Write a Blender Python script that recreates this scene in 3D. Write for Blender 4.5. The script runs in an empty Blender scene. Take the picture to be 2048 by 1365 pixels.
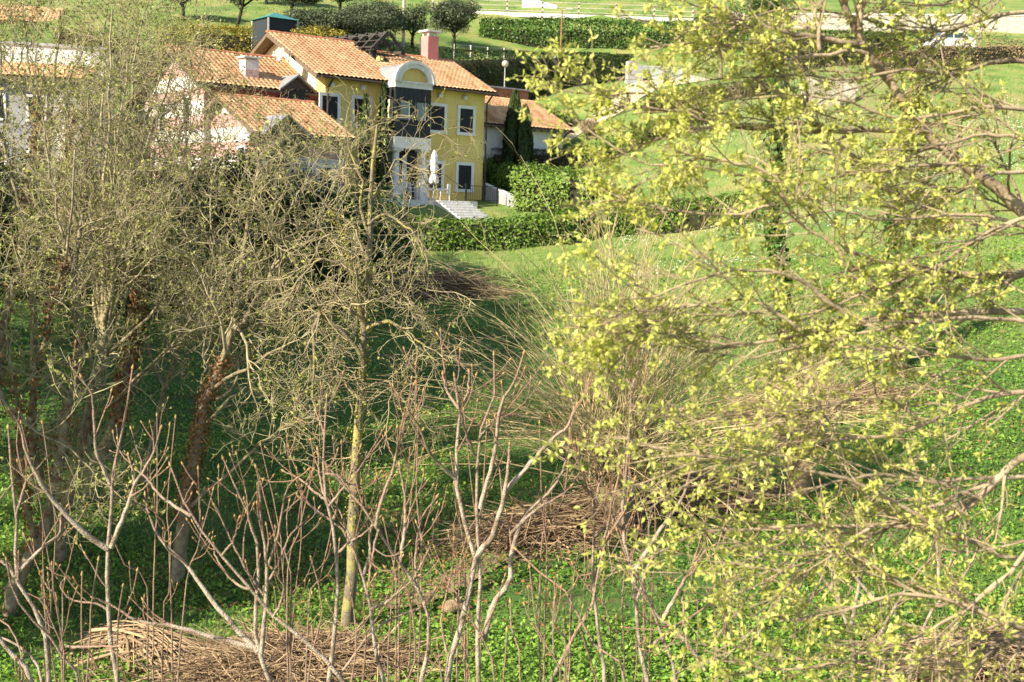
import bpy, math
import numpy as np
from mathutils import Matrix, Vector
# ------------------------------------------------------------------ camera, sky, sun
SC = bpy.context.scene
FPX = 2300.0                      # focal length in photo pixels (2048 wide)
PITCH = math.atan((682.5 - 400.0) / FPX); ROLL = math.radians(2.0)
_f = np.array([0, math.cos(PITCH), -math.sin(PITCH)])
_R0 = np.array([1.0, 0, 0]); _U0 = np.array([0, math.sin(PITCH), math.cos(PITCH)])
_r = math.cos(ROLL) * _R0 + math.sin(ROLL) * _U0
_u = -math.sin(ROLL) * _R0 + math.cos(ROLL) * _U0
cam = bpy.data.cameras.new('camera'); camo = bpy.data.objects.new('camera', cam)
SC.collection.objects.link(camo); SC.camera = camo
M = Matrix.Identity(4)
for i in range(3):
    M[i][0] = _r[i]; M[i][1] = _u[i]; M[i][2] = -_f[i]
camo.matrix_world = M
cam.sensor_width = 36; cam.lens = 36 * FPX / 2048; cam.clip_start = 0.1; cam.clip_end = 2000
cam.dof.use_dof = True; cam.dof.focus_distance = 19; cam.dof.aperture_fstop = 3.0
SUN_B = math.radians(40); SUN_EL = math.radians(31)      # sun from the left, a little behind the camera
sdir = np.array([-math.cos(SUN_B) * math.cos(SUN_EL), -math.sin(SUN_B) * math.cos(SUN_EL), math.sin(SUN_EL)])
W = bpy.data.worlds.new('World'); SC.world = W; W.use_nodes = True
wn = W.node_tree.nodes; wl = W.node_tree.links
sky = wn.new('ShaderNodeTexSky'); sky.sky_type = 'NISHITA'; sky.sun_disc = False
sky.sun_elevation = SUN_EL; sky.sun_rotation = math.atan2(sdir[0], sdir[1])
wl.new(sky.outputs[0], wn['Background'].inputs[0]); wn['Background'].inputs[1].default_value = 0.09
sun = bpy.data.lights.new('sun', 'SUN'); sun.energy = 4.8; sun.angle = math.radians(0.55); sun.color = (1.0, 0.89, 0.70)
suno = bpy.data.objects.new('sun', sun); SC.collection.objects.link(suno)
suno.rotation_euler = Vector(sdir).to_track_quat('Z', 'Y').to_euler(); suno.location = (-60, -30, 60)
SC.view_settings.view_transform = 'Standard'; SC.view_settings.look = 'None'
SC.view_settings.exposure = 1.32; SC.view_settings.gamma = 1
SC.cycles.max_bounces = 6; SC.cycles.diffuse_bounces = 3; SC.cycles.transparent_max_bounces = 4

# ------------------------------------------------------------------ helpers
COL = SC.collection
def P(u, v, Y):
    """photo pixel + distance in front of the camera -> point"""
    d = _f + (u - 1024) / FPX * _r - (v - 682.5) / FPX * _u
    return d * (Y / d[1])
def tag(o, label=None, cat=None, group=None, kind=None):
    if label: o['label'] = label
    if cat: o['category'] = cat
    if group: o['group'] = group
    if kind: o['kind'] = kind
    return o
def empty(name, loc, rz=0.0, label=None, cat=None, group=None):
    o = bpy.data.objects.new(name, None); COL.objects.link(o); o.empty_display_size = .2
    o.location = tuple(map(float, loc)); o.rotation_euler = (0, 0, rz)
    return tag(o, label, cat, group)
def unit(v): return v / np.maximum(np.linalg.norm(v, axis=-1, keepdims=True), 1e-9)

class Q:
    """numpy quads: tubes, leaves, grids"""
    def __init__(s): s.v = []; s.f = []; s.t = []; s.m = []; s.n = 0
    def add(s, v, f, t=None, m=0):
        v = np.asarray(v, float).reshape(-1, 3); f = np.asarray(f, np.int64).reshape(-1, 4)
        s.v.append(v); s.f.append(f + s.n); s.n += len(v)
        s.t.append(np.zeros(len(v)) if t is None else np.broadcast_to(t, (len(v),)).astype(float))
        s.m.append(np.full(len(f), m, np.int32))
    def tubes(s, L, R, sides=3, m=0, t=None):
        L = np.asarray(L, float); R = np.asarray(R, float)
        if L.ndim == 2: L = L[None]; R = R[None]
        N, K, _ = L.shape
        if N == 0: return
        T = unit(np.gradient(L, axis=1))
        ref = np.where(np.abs(T[:, :1, 2:3]) > .8, np.array([1., 0, 0]), np.array([0, 0, 1.]))
        ref = np.broadcast_to(ref, T.shape)
        A = unit(np.cross(T, ref)); B = np.cross(T, A)
        a = np.arange(sides) * 2 * np.pi / sides
        V = L[:, :, None] + R[:, :, None, None] * (np.cos(a)[:, None] * A[:, :, None] + np.sin(a)[:, None] * B[:, :, None])
        idx = np.arange(N * K * sides).reshape(N, K, sides)
        i0 = idx[:, :-1]; i1 = idx[:, 1:]
        F = np.stack([i0, np.roll(i0, -1, 2), np.roll(i1, -1, 2), i1], -1)
        tt = np.repeat(R.reshape(-1), sides) if t is None else t
        s.add(V, F, tt, m)
    def leaves(s, pos, axis, nrm, L, Wd, m=0, t=None, rng=None):
        n = len(pos)
        if n == 0: return
        w = unit(np.cross(nrm, axis)); L = np.broadcast_to(L, (n,))[:, None]; Wd = np.broadcast_to(Wd, (n,))[:, None]
        up = unit(np.cross(axis, w)) * L * .12
        V = np.stack([pos, pos + axis * L * .5 + w * Wd * .5 + up, pos + axis * L, pos + axis * L * .5 - w * Wd * .5 + up], 1)
        if t is None: t = rng.random(n)
        s.add(V, np.arange(4 * n).reshape(n, 4), np.repeat(t, 4), m)
    def build(s, name, mats, parent=None, smooth=False):
        v = np.concatenate(s.v); f = np.concatenate(s.f); t = np.concatenate(s.t); m = np.concatenate(s.m)
        me = bpy.data.meshes.new(name)
        me.vertices.add(len(v)); me.vertices.foreach_set('co', v.ravel())
        me.loops.add(f.size); me.loops.foreach_set('vertex_index', f.ravel().astype(np.int32))
        me.polygons.add(len(f)); me.polygons.foreach_set('loop_start', np.arange(0, f.size, 4, dtype=np.int32))
        if not isinstance(mats, (list, tuple)): mats = [mats]
        for mm in mats: me.materials.append(mm)
        me.polygons.foreach_set('material_index', m)
        if smooth: me.polygons.foreach_set('use_smooth', np.ones(len(f), bool))
        me.update(calc_edges=True)
        at = me.attributes.new('tint', 'FLOAT', 'POINT'); at.data.foreach_set('value', t.astype(np.float32))
        o = bpy.data.objects.new(name, me); COL.objects.link(o)
        if parent is not None: o.parent = parent
        return o

class MB:
    """boxes, prisms and lathes with n-gon faces"""
    def __init__(s): s.v = []; s.f = []
    def add(s, v, f):
        k = len(s.v); s.v += [tuple(map(float, p)) for p in v]; s.f += [tuple(i + k for i in q) for q in f]; return s
    def box(s, x0, x1, y0, y1, z0, z1):
        return s.add([(x0, y0, z0), (x1, y0, z0), (x1, y1, z0), (x0, y1, z0), (x0, y0, z1), (x1, y0, z1), (x1, y1, z1), (x0, y1, z1)],
                     [(3, 2, 1, 0), (4, 5, 6, 7), (0, 1, 5, 4), (1, 2, 6, 5), (2, 3, 7, 6), (3, 0, 4, 7)])
    def prism(s, poly, axis, a, b):
        """poly of 2-D points extruded along axis ('x': points are (y,z); 'y': (x,z); 'z': (x,y))"""
        mk = {'x': lambda p, k: (k, p[0], p[1]), 'y': lambda p, k: (p[0], k, p[1]), 'z': lambda p, k: (p[0], p[1], k)}[axis]
        n = len(poly); v = [mk(p, a) for p in poly] + [mk(p, b) for p in poly]
        return s.add(v, [tuple(range(n))[::-1], tuple(range(n, 2 * n))] + [(i, (i + 1) % n, n + (i + 1) % n, n + i) for i in range(n)])
    def bar(s, p, q, w, h=None, n=4):
        """square or round bar between two points"""
        p = np.array(p, float); q = np.array(q, float); d = unit(q - p); h = h or w
        a = np.cross(d, [0, 0, 1.0] if abs(d[2]) < .9 else [1.0, 0, 0]); a = unit(a); b = np.cross(d, a)
        if n == 4: c = [(-1, -1), (1, -1), (1, 1), (-1, 1)]
        else: c = [(math.cos(2 * math.pi * i / n), math.sin(2 * math.pi * i / n)) for i in range(n)]
        v = [p + a * x * w / 2 + b * y * h / 2 for x, y in c] + [q + a * x * w / 2 + b * y * h / 2 for x, y in c]
        m = len(c)
        return s.add(v, [tuple(range(m)), tuple(range(2 * m - 1, m - 1, -1))] + [(i, m + i, m + (i + 1) % m, (i + 1) % m) for i in range(m)])
    def lathe(s, prof, c=(0, 0), n=16):
        """prof: list of (r, z)"""
        v = []; f = []
        for r, z in prof: v += [(c[0] + r * math.cos(2 * math.pi * i / n), c[1] + r * math.sin(2 * math.pi * i / n), z) for i in range(n)]
        for k in range(len(prof) - 1):
            f += [(k * n + i, k * n + (i + 1) % n, (k + 1) * n + (i + 1) % n, (k + 1) * n + i) for i in range(n)]
        f += [tuple(range(n))[::-1], tuple(range((len(prof) - 1) * n, len(prof) * n))]
        return s.add(v, f)
    def ball(s, c, r, n=12, sz=1.0):
        k = max(4, n // 2)
        v = []; f = []
        for j in range(k + 1):
            th = math.pi * j / k
            v += [(c[0] + max(1e-4, math.sin(th)) * r * math.cos(2 * math.pi * i / n), c[1] + max(1e-4, math.sin(th)) * r * math.sin(2 * math.pi * i / n), c[2] - r * sz * math.cos(th)) for i in range(n)]
        for j in range(k): f += [(j * n + i, j * n + (i + 1) % n, (j + 1) * n + (i + 1) % n, (j + 1) * n + i) for i in range(n)]
        return s.add(v, f)
    def build(s, name, mat, parent=None, bevel=0, smooth=False):
        me = bpy.data.meshes.new(name); me.from_pydata(s.v, [], s.f); me.materials.append(mat); me.update()
        if smooth: me.polygons.foreach_set('use_smooth', np.ones(len(me.polygons), bool))
        o = bpy.data.objects.new(name, me); COL.objects.link(o)
        if parent is not None: o.parent = parent
        if bevel:
            b = o.modifiers.new('bevel', 'BEVEL'); b.width = bevel; b.segments = 2; b.limit_method = 'ANGLE'
        return o

# ------------------------------------------------------------------ materials
def lin(r, g, b):
    f = lambda c: c / 12.92 if c <= .04045 else ((c + .055) / 1.055) ** 2.4
    return (f(r / 255), f(g / 255), f(b / 255), 1)
def mat(name, c1, c2=None, scale=3.0, rough=.8, bump=0.0, bscale=None, detail=6, attr=None, transl=0.0, spec=.3, lo=.35, hi=.65, c3=None, s3=.3):
    """base colour = noise mix of c1 and c2; attr: mixes by the mesh's own tint (lo..hi); c3: large patches"""
    m = bpy.data.materials.new(name); m.use_nodes = True; n = m.node_tree.nodes; l = m.node_tree.links
    b = n['Principled BSDF']; b.inputs['Roughness'].default_value = rough; b.inputs['Specular IOR Level'].default_value = spec
    c4 = lambda c: tuple(c) if len(c) == 4 else (*c, 1)
    tc = n.new('ShaderNodeNewGeometry')
    col = None
    if c2 is None: b.inputs['Base Color'].default_value = c4(c1)
    else:
        rp = n.new('ShaderNodeValToRGB'); e = rp.color_ramp.elements
        e[0].position = lo; e[1].position = hi; e[0].color = c4(c1); e[1].color = c4(c2)
        if attr:
            a = n.new('ShaderNodeAttribute'); a.attribute_name = 'tint'; l.new(a.outputs['Fac'], rp.inputs[0])
        else:
            nz = n.new('ShaderNodeTexNoise'); nz.inputs['Scale'].default_value = scale; nz.inputs['Detail'].default_value = detail
            l.new(tc.outputs['Position'], nz.inputs['Vector']); l.new(nz.outputs['Fac'], rp.inputs[0])
        col = rp.outputs[0]
        if c3 is not None:
            nz = n.new('ShaderNodeTexNoise'); nz.inputs['Scale'].default_value = s3; nz.inputs['Detail'].default_value = 5
            r2 = n.new('ShaderNodeValToRGB'); r2.color_ramp.elements[0].position = .45; r2.color_ramp.elements[1].position = .62
            l.new(tc.outputs['Position'], nz.inputs['Vector']); l.new(nz.outputs['Fac'], r2.inputs[0])
            mx = n.new('ShaderNodeMixRGB'); mx.inputs[2].default_value = c4(c3)
            l.new(r2.outputs[0], mx.inputs[0]); l.new(col, mx.inputs[1]); col = mx.outputs[0]
        l.new(col, b.inputs['Base Color'])
    if bump:
        nb = n.new('ShaderNodeTexNoise'); nb.inputs['Scale'].default_value = bscale or scale * 4; nb.inputs['Detail'].default_value = 6
        bp = n.new('ShaderNodeBump'); bp.inputs['Strength'].default_value = bump; bp.inputs['Distance'].default_value = .03
        l.new(tc.outputs['Position'], nb.inputs['Vector']); l.new(nb.outputs['Fac'], bp.inputs['Height']); l.new(bp.outputs[0], b.inputs['Normal'])
    if transl:
        tr = n.new('ShaderNodeBsdfTranslucent'); ms = n.new('ShaderNodeMixShader'); ms.inputs[0].default_value = transl
        if col is not None: l.new(col, tr.inputs[0])
        else: tr.inputs[0].default_value = c4(c1)
        l.new(b.outputs[0], ms.inputs[1]); l.new(tr.outputs[0], ms.inputs[2]); l.new(ms.outputs[0], n['Material Output'].inputs[0])
    return m
def stripe_mat(name, ca, cb, period, off):
    """painted horizontal bands on a plaster wall"""
    m = mat(name, ca, tuple(x * .88 for x in ca[:3]), 1.2, .9, .15, 30)
    n = m.node_tree.nodes; l = m.node_tree.links; b = n['Principled BSDF']
    old = b.inputs['Base Color'].links[0].from_socket
    g = n.new('ShaderNodeNewGeometry'); sx = n.new('ShaderNodeSeparateXYZ'); l.new(g.outputs['Position'], sx.inputs[0])
    a = n.new('ShaderNodeMath'); a.operation = 'ADD'; a.inputs[1].default_value = off; l.new(sx.outputs[2], a.inputs[0])
    d = n.new('ShaderNodeMath'); d.operation = 'DIVIDE'; d.inputs[1].default_value = period; l.new(a.outputs[0], d.inputs[0])
    f = n.new('ShaderNodeMath'); f.operation = 'FRACT'; l.new(d.outputs[0], f.inputs[0])
    c = n.new('ShaderNodeMath'); c.operation = 'GREATER_THAN'; c.inputs[1].default_value = .5; l.new(f.outputs[0], c.inputs[0])
    mx = n.new('ShaderNodeMixRGB'); mx.inputs[2].default_value = cb
    l.new(c.outputs[0], mx.inputs[0]); l.new(old, mx.inputs[1]); l.new(mx.outputs[0], b.inputs['Base Color'])
    return m
MT = {}
MT['ground'] = mat('ground_soil', (.045, .105, .018), (.11, .08, .04), 2.2, .95, .6, 9, lo=.5, hi=.72, c3=(.075, .15, .025), s3=.25)
def meadow(m):
    n = m.node_tree.nodes; l = m.node_tree.links; b = n['Principled BSDF']; old = b.inputs['Base Color'].links[0].from_socket
    a = n.new('ShaderNodeAttribute'); a.attribute_name = 'tint'; g = n.new('ShaderNodeNewGeometry'); nz = n.new('ShaderNodeTexNoise'); nz.inputs['Scale'].default_value = .45; nz.inputs['Detail'].default_value = 8
    r = n.new('ShaderNodeValToRGB'); e = r.color_ramp.elements; e[0].position = .36; e[1].position = .66; e[0].color = (.095, .165, .032, 1); e[1].color = (.24, .235, .075, 1); k = r.color_ramp.elements.new(.5); k.color = (.15, .22, .05, 1)
    mx = n.new('ShaderNodeMixRGB'); l.new(g.outputs['Position'], nz.inputs['Vector']); l.new(nz.outputs['Fac'], r.inputs[0]); l.new(a.outputs['Fac'], mx.inputs[0]); l.new(old, mx.inputs[1]); l.new(r.outputs[0], mx.inputs[2]); l.new(mx.outputs[0], b.inputs['Base Color'])
meadow(MT['ground'])
MT['leafcover'] = mat('ground_cover_leaf', (.085, .20, .022), (.28, .44, .07), attr=True, lo=.0, hi=1, rough=.55, transl=.3)
MT['grass'] = mat('grass_blade', (.11, .20, .035), (.29, .35, .10), attr=True, lo=0, hi=1, rough=.6, transl=.3)
MT['straw'] = mat('dry_stalk', (.12, .075, .045), (.40, .29, .17), attr=True, lo=0, hi=1, rough=.85)
MT['tile'] = mat('clay_tile', (.46, .225, .105), (.76, .50, .28), attr=True, lo=0, hi=1, rough=.8, bump=.2, bscale=20)
MT['ridge'] = mat('ridge_tile', (.36, .13, .07), (.5, .22, .12), 4, .8)
MT['yellow'] = mat('yellow_plaster', (.76, .56, .185), (.68, .49, .15), .9, .9, .15, 25, c3=(.78, .62, .22), s3=.5)
def streaks(m, amt=.16):
    n = m.node_tree.nodes; l = m.node_tree.links; b = n['Principled BSDF']; old = b.inputs['Base Color'].links[0].from_socket
    g = n.new('ShaderNodeNewGeometry'); mp = n.new('ShaderNodeMapping'); mp.inputs['Scale'].default_value = (3.2, 3.2, .22); nz = n.new('ShaderNodeTexNoise'); nz.inputs['Scale'].default_value = 1; nz.inputs['Detail'].default_value = 8
    r = n.new('ShaderNodeValToRGB'); r.color_ramp.elements[0].position = .5; r.color_ramp.elements[1].position = .75; r.color_ramp.elements[1].color = (amt * 2, amt * 2, amt * 2, 1)
    mx = n.new('ShaderNodeMixRGB'); mx.inputs[2].default_value = (.34, .27, .12, 1); l.new(g.outputs['Position'], mp.inputs[0]); l.new(mp.outputs[0], nz.inputs['Vector']); l.new(nz.outputs['Fac'], r.inputs[0])
    l.new(r.outputs[0], mx.inputs[0]); l.new(old, mx.inputs[1]); l.new(mx.outputs[0], b.inputs['Base Color'])
streaks(MT['yellow'])
MT['doorglass'] = mat('dark_door_glass', (.015, .02, .02), (.03, .035, .03), 3, .25, spec=.25)
MT['lichenleaf'] = mat('lichen_tuft', (.13, .14, .03), (.33, .30, .06), attr=True, lo=0, hi=1, rough=.9)
MT['cream'] = mat('cream_plaster', (.74, .67, .42), (.70, .63, .38), 1.1, .9, .1, 25)
MT['white'] = mat('white_paint', (.78, .77, .74), (.70, .69, .66), 2.0, .7, .1, 30)
MT['stone'] = mat('white_stone', (.72, .70, .66), (.58, .56, .52), 5.0, .75, .15, 30)
MT['dark'] = mat('dark_cladding', (.018, .020, .022), (.028, .030, .032), 4, .5)
MT['shutter'] = mat('dark_shutter', (.010, .012, .015), (.018, .02, .024), 5, .55)
MT['glass'] = mat('window_glass', (.06, .11, .11), (.09, .15, .14), 3, .08, spec=.8)
MT['wood'] = mat('dark_wood', (.035, .032, .030), (.07, .062, .055), 9, .8, .3, 40)
MT['soffit'] = mat('soffit_wood', (.12, .085, .06), (.17, .12, .08), 6, .85)
MT['redwood'] = mat('red_fascia', (.13, .025, .02), (.17, .035, .03), 6, .7)
MT['pinkwall'] = stripe_mat('striped_plaster', (.62, .59, .57, 1), (.46, .27, .25, 1), 1.36, .40)
MT['pink'] = mat('pink_plaster', (.62, .22, .20), (.56, .19, .17), 2, .9, .1, 20)
MT['metal'] = mat('grey_metal', (.34, .35, .36), (.42, .43, .44), 3, .4)
MT['lead'] = mat('lead_sheet', (.20, .205, .21), (.26, .265, .27), 3, .55)
MT['copper'] = mat('brown_downpipe', (.05, .035, .03), (.08, .055, .045), 5, .5)
MT['concrete'] = mat('concrete', (.36, .36, .37), (.27, .27, .28), 1.8, .9, .3, 20)
MT['teal'] = mat('teal_sheet', (.05, .19, .19), (.06, .23, .22), 3, .6)
MT['rust'] = mat('rusty_steel', (.22, .085, .05), (.34, .17, .10), 6, .85)
MT['net'] = mat('dark_net', (.022, .028, .034), (.03, .037, .042), 10, .9)
MT['gate'] = mat('grey_green_gate', (.27, .31, .28), (.31, .35, .32), 3, .6)
MT['path'] = mat('beige_gravel', (.56, .47, .36), (.45, .37, .27), 3, .95, .5, 30)
MT['cloth'] = mat('white_fabric', (.78, .80, .82), (.70, .72, .74), 4, .9)
MT['brick'] = mat('orange_brick', (.52, .17, .07), (.40, .12, .05), 6, .9, .3, 30)
MT['fence'] = mat('weathered_rail', (.50, .45, .38), (.38, .34, .29), 5, .85, .2, 40)
MT['bark'] = mat('olive_grey_bark', (.13, .105, .065), (.30, .255, .16), 9, .9, .6, 40)
MT['twig'] = mat('olive_twig', (.20, .17, .095), (.38, .335, .20), 5, .85)
MT['lichen'] = mat('lichen_bark', (.18, .15, .10), (.31, .27, .085), 5, .95, .7, 45, lo=.47, hi=.64)
MT['twig2'] = mat('grey_twig', (.20, .17, .11), (.36, .30, .16), 4, .85)
MT['sap'] = mat('sapling_bark', (.27, .15, .10), (.39, .33, .26), attr=True, lo=.006, hi=.017, rough=.8, bump=.8, bscale=70, c3=(.20, .15, .11), s3=9)
MT['bud'] = mat('tan_bud', (.24, .14, .06), (.38, .26, .11), 9, .8)
MT['willow'] = mat('willow_shoot', (.30, .23, .11), (.52, .43, .23), 3, .75)
MT['stump'] = mat('stump_bark', (.20, .14, .085), (.36, .26, .15), 6, .95, .8, 30)
MT['limb'] = mat('tan_limb', (.19, .145, .095), (.38, .295, .19), 7, .85, .4, 40, lo=.35, hi=.6)
MT['young'] = mat('young_leaf', (.40, .44, .075), (.70, .70, .21), attr=True, lo=0, hi=1, rough=.5, transl=.4)
MT['budleaf'] = mat('bud_leaf', (.17, .20, .04), (.36, .38, .10), attr=True, lo=0, hi=1, rough=.6, transl=.3)
MT['evergreen'] = mat('evergreen_leaf', (.020, .050, .010), (.065, .125, .022), attr=True, lo=0, hi=1, rough=.45, transl=.12)
MT['laurel'] = mat('hedge_leaf', (.065, .135, .015), (.17, .27, .04), attr=True, lo=0, hi=1, rough=.45, transl=.2)
MT['lightbush'] = mat('bright_hedge_leaf', (.12, .22, .03), (.25, .35, .07), attr=True, lo=0, hi=1, rough=.5, transl=.25)
MT['yew'] = mat('dark_hedge_leaf', (.018, .040, .008), (.05, .085, .016), attr=True, lo=0, hi=1, rough=.6, transl=.1)
MT['brownhedge'] = mat('brown_hedge_leaf', (.055, .05, .02), (.12, .10, .045), attr=True, lo=0, hi=1, rough=.8, transl=.1)
MT['ivy'] = mat('ivy_leaf', (.030, .08, .012), (.10, .19, .03), attr=True, lo=0, hi=1, rough=.4, transl=.15)
MT['dead'] = mat('dead_ivy_leaf', (.17, .075, .03), (.36, .19, .08), attr=True, lo=0, hi=1, rough=.85, transl=.15)
MT['olive'] = mat('olive_leaf', (.04, .06, .028), (.125, .15, .08), attr=True, lo=0, hi=1, rough=.55, transl=.1)
MT['yellowbush'] = mat('yellow_leaf', (.20, .19, .025), (.42, .34, .05), attr=True, lo=0, hi=1, rough=.6, transl=.2)
MT['tanbush'] = mat('tan_leaf', (.20, .14, .07), (.34, .25, .14), attr=True, lo=0, hi=1, rough=.8, transl=.1)
MT['flower'] = mat('white_daisy', (.80, .80, .76), None, rough=.7)
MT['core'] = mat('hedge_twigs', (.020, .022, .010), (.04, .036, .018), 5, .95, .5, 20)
MT['carwhite'] = mat('white_car_paint', (.78, .78, .78), None, rough=.25, spec=.6)
MT['carglass'] = mat('car_glass', (.03, .06, .07), None, rough=.05, spec=.8)
MT['tyre'] = mat('tyre_rubber', (.02, .02, .02), None, rough=.8)
MT['rubble'] = mat('pale_stone_wall', (.55, .50, .42), (.36, .32, .27), 4, .95, .8, 12)
MT['earth'] = mat('bare_earth', (.17, .115, .07), (.25, .18, .11), 4, .95, .6, 15)

# ------------------------------------------------------------------ terrain
A_H = math.radians(38); EX = np.array([math.cos(A_H), math.sin(A_H), 0]); NX = np.array([-math.sin(A_H), math.cos(A_H), 0])
HL = np.array([-10.25, 61.4, -0.28])            # front left corner of the yellow house
def Hw(t, s, z=0): return HL + t * EX + s * NX + np.array([0, 0, z])
_cp = []
for u, v, Y in [(0, 1365, 15), (600, 1365, 15), (1024, 1365, 15), (1600, 1365, 15), (2048, 1365, 15.5), (0, 1180, 18.5), (700, 1180, 19), (1400, 1150, 19), (2048, 1150, 19.5),
                (0, 1000, 24), (600, 1000, 24), (1024, 1000, 24), (1500, 960, 25), (2048, 900, 25), (0, 800, 32), (500, 800, 33), (1024, 800, 34), (1500, 790, 33),
                (300, 640, 42), (700, 650, 43), (1024, 650, 43), (0, 600, 40), (1024, 570, 50), (800, 570, 49), (1000, 495, 57), (1180, 478, 58), (780, 500, 55), (1400, 700, 38), (1400, 550, 46),
                (1400, 482, 56), (1400, 400, 62), (1400, 330, 70), (1400, 215, 80), (1300, 195, 83), (1250, 185, 86), (1700, 650, 36), (1700, 450, 55), (1700, 250, 72), (1700, 150, 85),
                (2048, 600, 38), (2048, 400, 58), (2048, 200, 75), (2048, 110, 92), (1200, 300, 75), (1185, 258, 78), (1250, 330, 70), (1150, 415, 64), (1050, 420, 62),
                (900, 98, 94), (990, 84, 99.3), (1090, 104, 99.3), (1250, 106, 99.3), (1420, 111, 99), (1000, 28, 104.5), (1200, 28, 104.5), (1400, 34, 105), (850, 22, 104), (1700, 60, 107), (2048, 62, 107), (1400, 110, 98),
                (450, 60, 85), (450, 0, 103), (700, 62, 93), (250, 100, 80), (0, 60, 82), (0, 0, 104), (1000, 0, 114), (2048, 0, 130), (1024, -60, 150), (0, -60, 150), (2048, -60, 160), (780, 92, 90)]:
    _cp.append(P(u, v, Y))
for t, s, z in [(-.5, -2.2, -.1), (5, -2.2, -.1), (10.8, -2.2, -.25), (10.8, 6, .4), (0, 11, .5), (11, 11, 1.0), (5, 5, 0), (-6.4, -5, -2.4), (-1, -5, -2.2), (-6.4, 9, -.5), (16, 2, 1.9), (18.6, 2.0, 2.0), (10, 3, .6), (19, 9, 3.2), (7, -5.2, -1.2), (11, -5, -.7), (2, -4.5, -1.3)]:
    _cp.append(Hw(t, s, z))
for x, y, z in [(-20, 0, -6.2), (20, 0, -6.0), (0, 0, -6.2), (-45, 20, -5.5), (45, 20, -5), (-70, 60, 0), (70, 60, 2), (-60, 110, 18), (80, 110, 18), (0, 300, 75), (-150, 200, 45), (150, 200, 45), (-25, 40, -4.0), (-32, 62, 0.2)]:
    _cp.append(np.array([x, y, z], float))
_cp = np.array(_cp)
_D = np.linalg.norm(_cp[:, None, :2] - _cp[None, :, :2], axis=2)
_n = len(_cp); _Am = np.zeros((_n + 3, _n + 3)); _Am[:_n, :_n] = -_D + np.eye(_n) * 0.25
_Am[:_n, _n] = 1; _Am[:_n, _n + 1:] = _cp[:, :2]; _Am[_n, :_n] = 1; _Am[_n + 1:, :_n] = _cp[:, :2].T
_w = np.linalg.solve(_Am, np.concatenate([_cp[:, 2], np.zeros(3)]))
def terr(x, y):
    x = np.atleast_1d(np.asarray(x, float)); y = np.atleast_1d(np.asarray(y, float)); sh = x.shape
    x = x.ravel(); y = y.ravel(); out = np.empty(len(x))
    for i in range(0, len(x), 20000):
        xx = x[i:i + 20000]; yy = y[i:i + 20000]
        d = np.hypot(xx[:, None] - _cp[None, :, 0], yy[:, None] - _cp[None, :, 1])
        out[i:i + 20000] = -d @ _w[:_n] + _w[_n] + xx * _w[_n + 1] + yy * _w[_n + 2]
    out += .06 * np.sin(x * 1.3 + .7 * np.sin(y * .9)) * np.cos(y * 1.1 + .5 * np.sin(x * .7))
    return out.reshape(sh)
def tz(x, y): return float(terr(x, y)[0])
def G(u, v, Y):
    """ground point at the pixel's bearing and distance"""
    p = P(u, v, Y); p[2] = tz(p[0], p[1]); return p
ys = np.concatenate([np.arange(-12, 12, 2.0), np.arange(12, 70, .45), np.arange(70, 116, .7), np.arange(116, 300, 8.0)])
xs = np.concatenate([np.arange(-150, -50, 8.0), np.arange(-50, 50, .6), np.arange(50, 151, 8.0)])
gx, gy = np.meshgrid(xs, ys); gz = terr(gx, gy)
q = Q(); idx = np.arange(gx.size).reshape(gx.shape)
q.add(np.stack([gx, gy, gz], -1), np.stack([idx[:-1, :-1], idx[:-1, 1:], idx[1:, 1:], idx[1:, :-1]], -1).reshape(-1, 4), np.clip((gy - 42 + gx * .9) / 14, 0, 1).ravel())
tag(q.build('ground', MT['ground'], smooth=True), 'green sloping hillside and valley floor under everything', 'ground', kind='structure')
# ------------------------------------------------------------------ houses (local frame: t along the front, s into the depth)
class House:
    def __init__(s, name, base, label, cat='house', rot=A_H, origin=None):
        """base: (t, s, z) of the root in the frame whose zero is origin"""
        o = HL if origin is None else origin
        e = np.array([math.cos(rot), math.sin(rot), 0]); n = np.array([-math.sin(rot), math.cos(rot), 0])
        s.off = np.array(base, float)
        s.root = empty(name, o + base[0] * e + base[1] * n + np.array([0, 0, base[2]]), rot, label, cat)
    def part(s, name, b, m, parent=None, **k):
        o = b.build(name, m, parent or s.root, **k)
        if parent is None: o.location = tuple(-s.off)
        return o
def tiles(q, O, ut, us, Wd, L, seed, per=.27, row=.36):
    rng = np.random.default_rng(seed); O = np.array(O, float); ut = np.array(ut, float); us = np.array(us, float); n = unit(np.cross(ut, us))
    if n[2] < 0: n = -n
    k = max(1, round(Wd / per)); per = Wd / k; nx = k * 6 + 1; x = np.linspace(0, Wd, nx)
    ph = x / per; wave = .06 * np.abs(np.sin(np.pi * ph)) ** .8
    nr = max(1, round(L / row)); row = L / nr
    V = []; T = []
    tint = np.clip(.5 + .22 * rng.standard_normal((nr, k + 1)), 0, 1); big = .1 * np.sin(np.arange(k + 1) * .7 + seed)
    for r in range(nr):
        tt = np.clip(tint[r][np.minimum((ph + 1e-6).astype(int), k)] + big[np.minimum(ph.astype(int), k)] - .10 * (wave < .008), 0, 1)
        for f, h in ((0.0, .05), (1.0, .0)):
            V.append(O + np.outer(x, ut) + us * (r + f) * row + np.outer(wave + h, n)); T.append(tt)
    V = np.stack(V); idx = np.arange(V.shape[0] * V.shape[1]).reshape(V.shape[:2])
    q.add(V, np.stack([idx[:-1, :-1], idx[:-1, 1:], idx[1:, 1:], idx[1:, :-1]], -1), np.concatenate(T))
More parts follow.
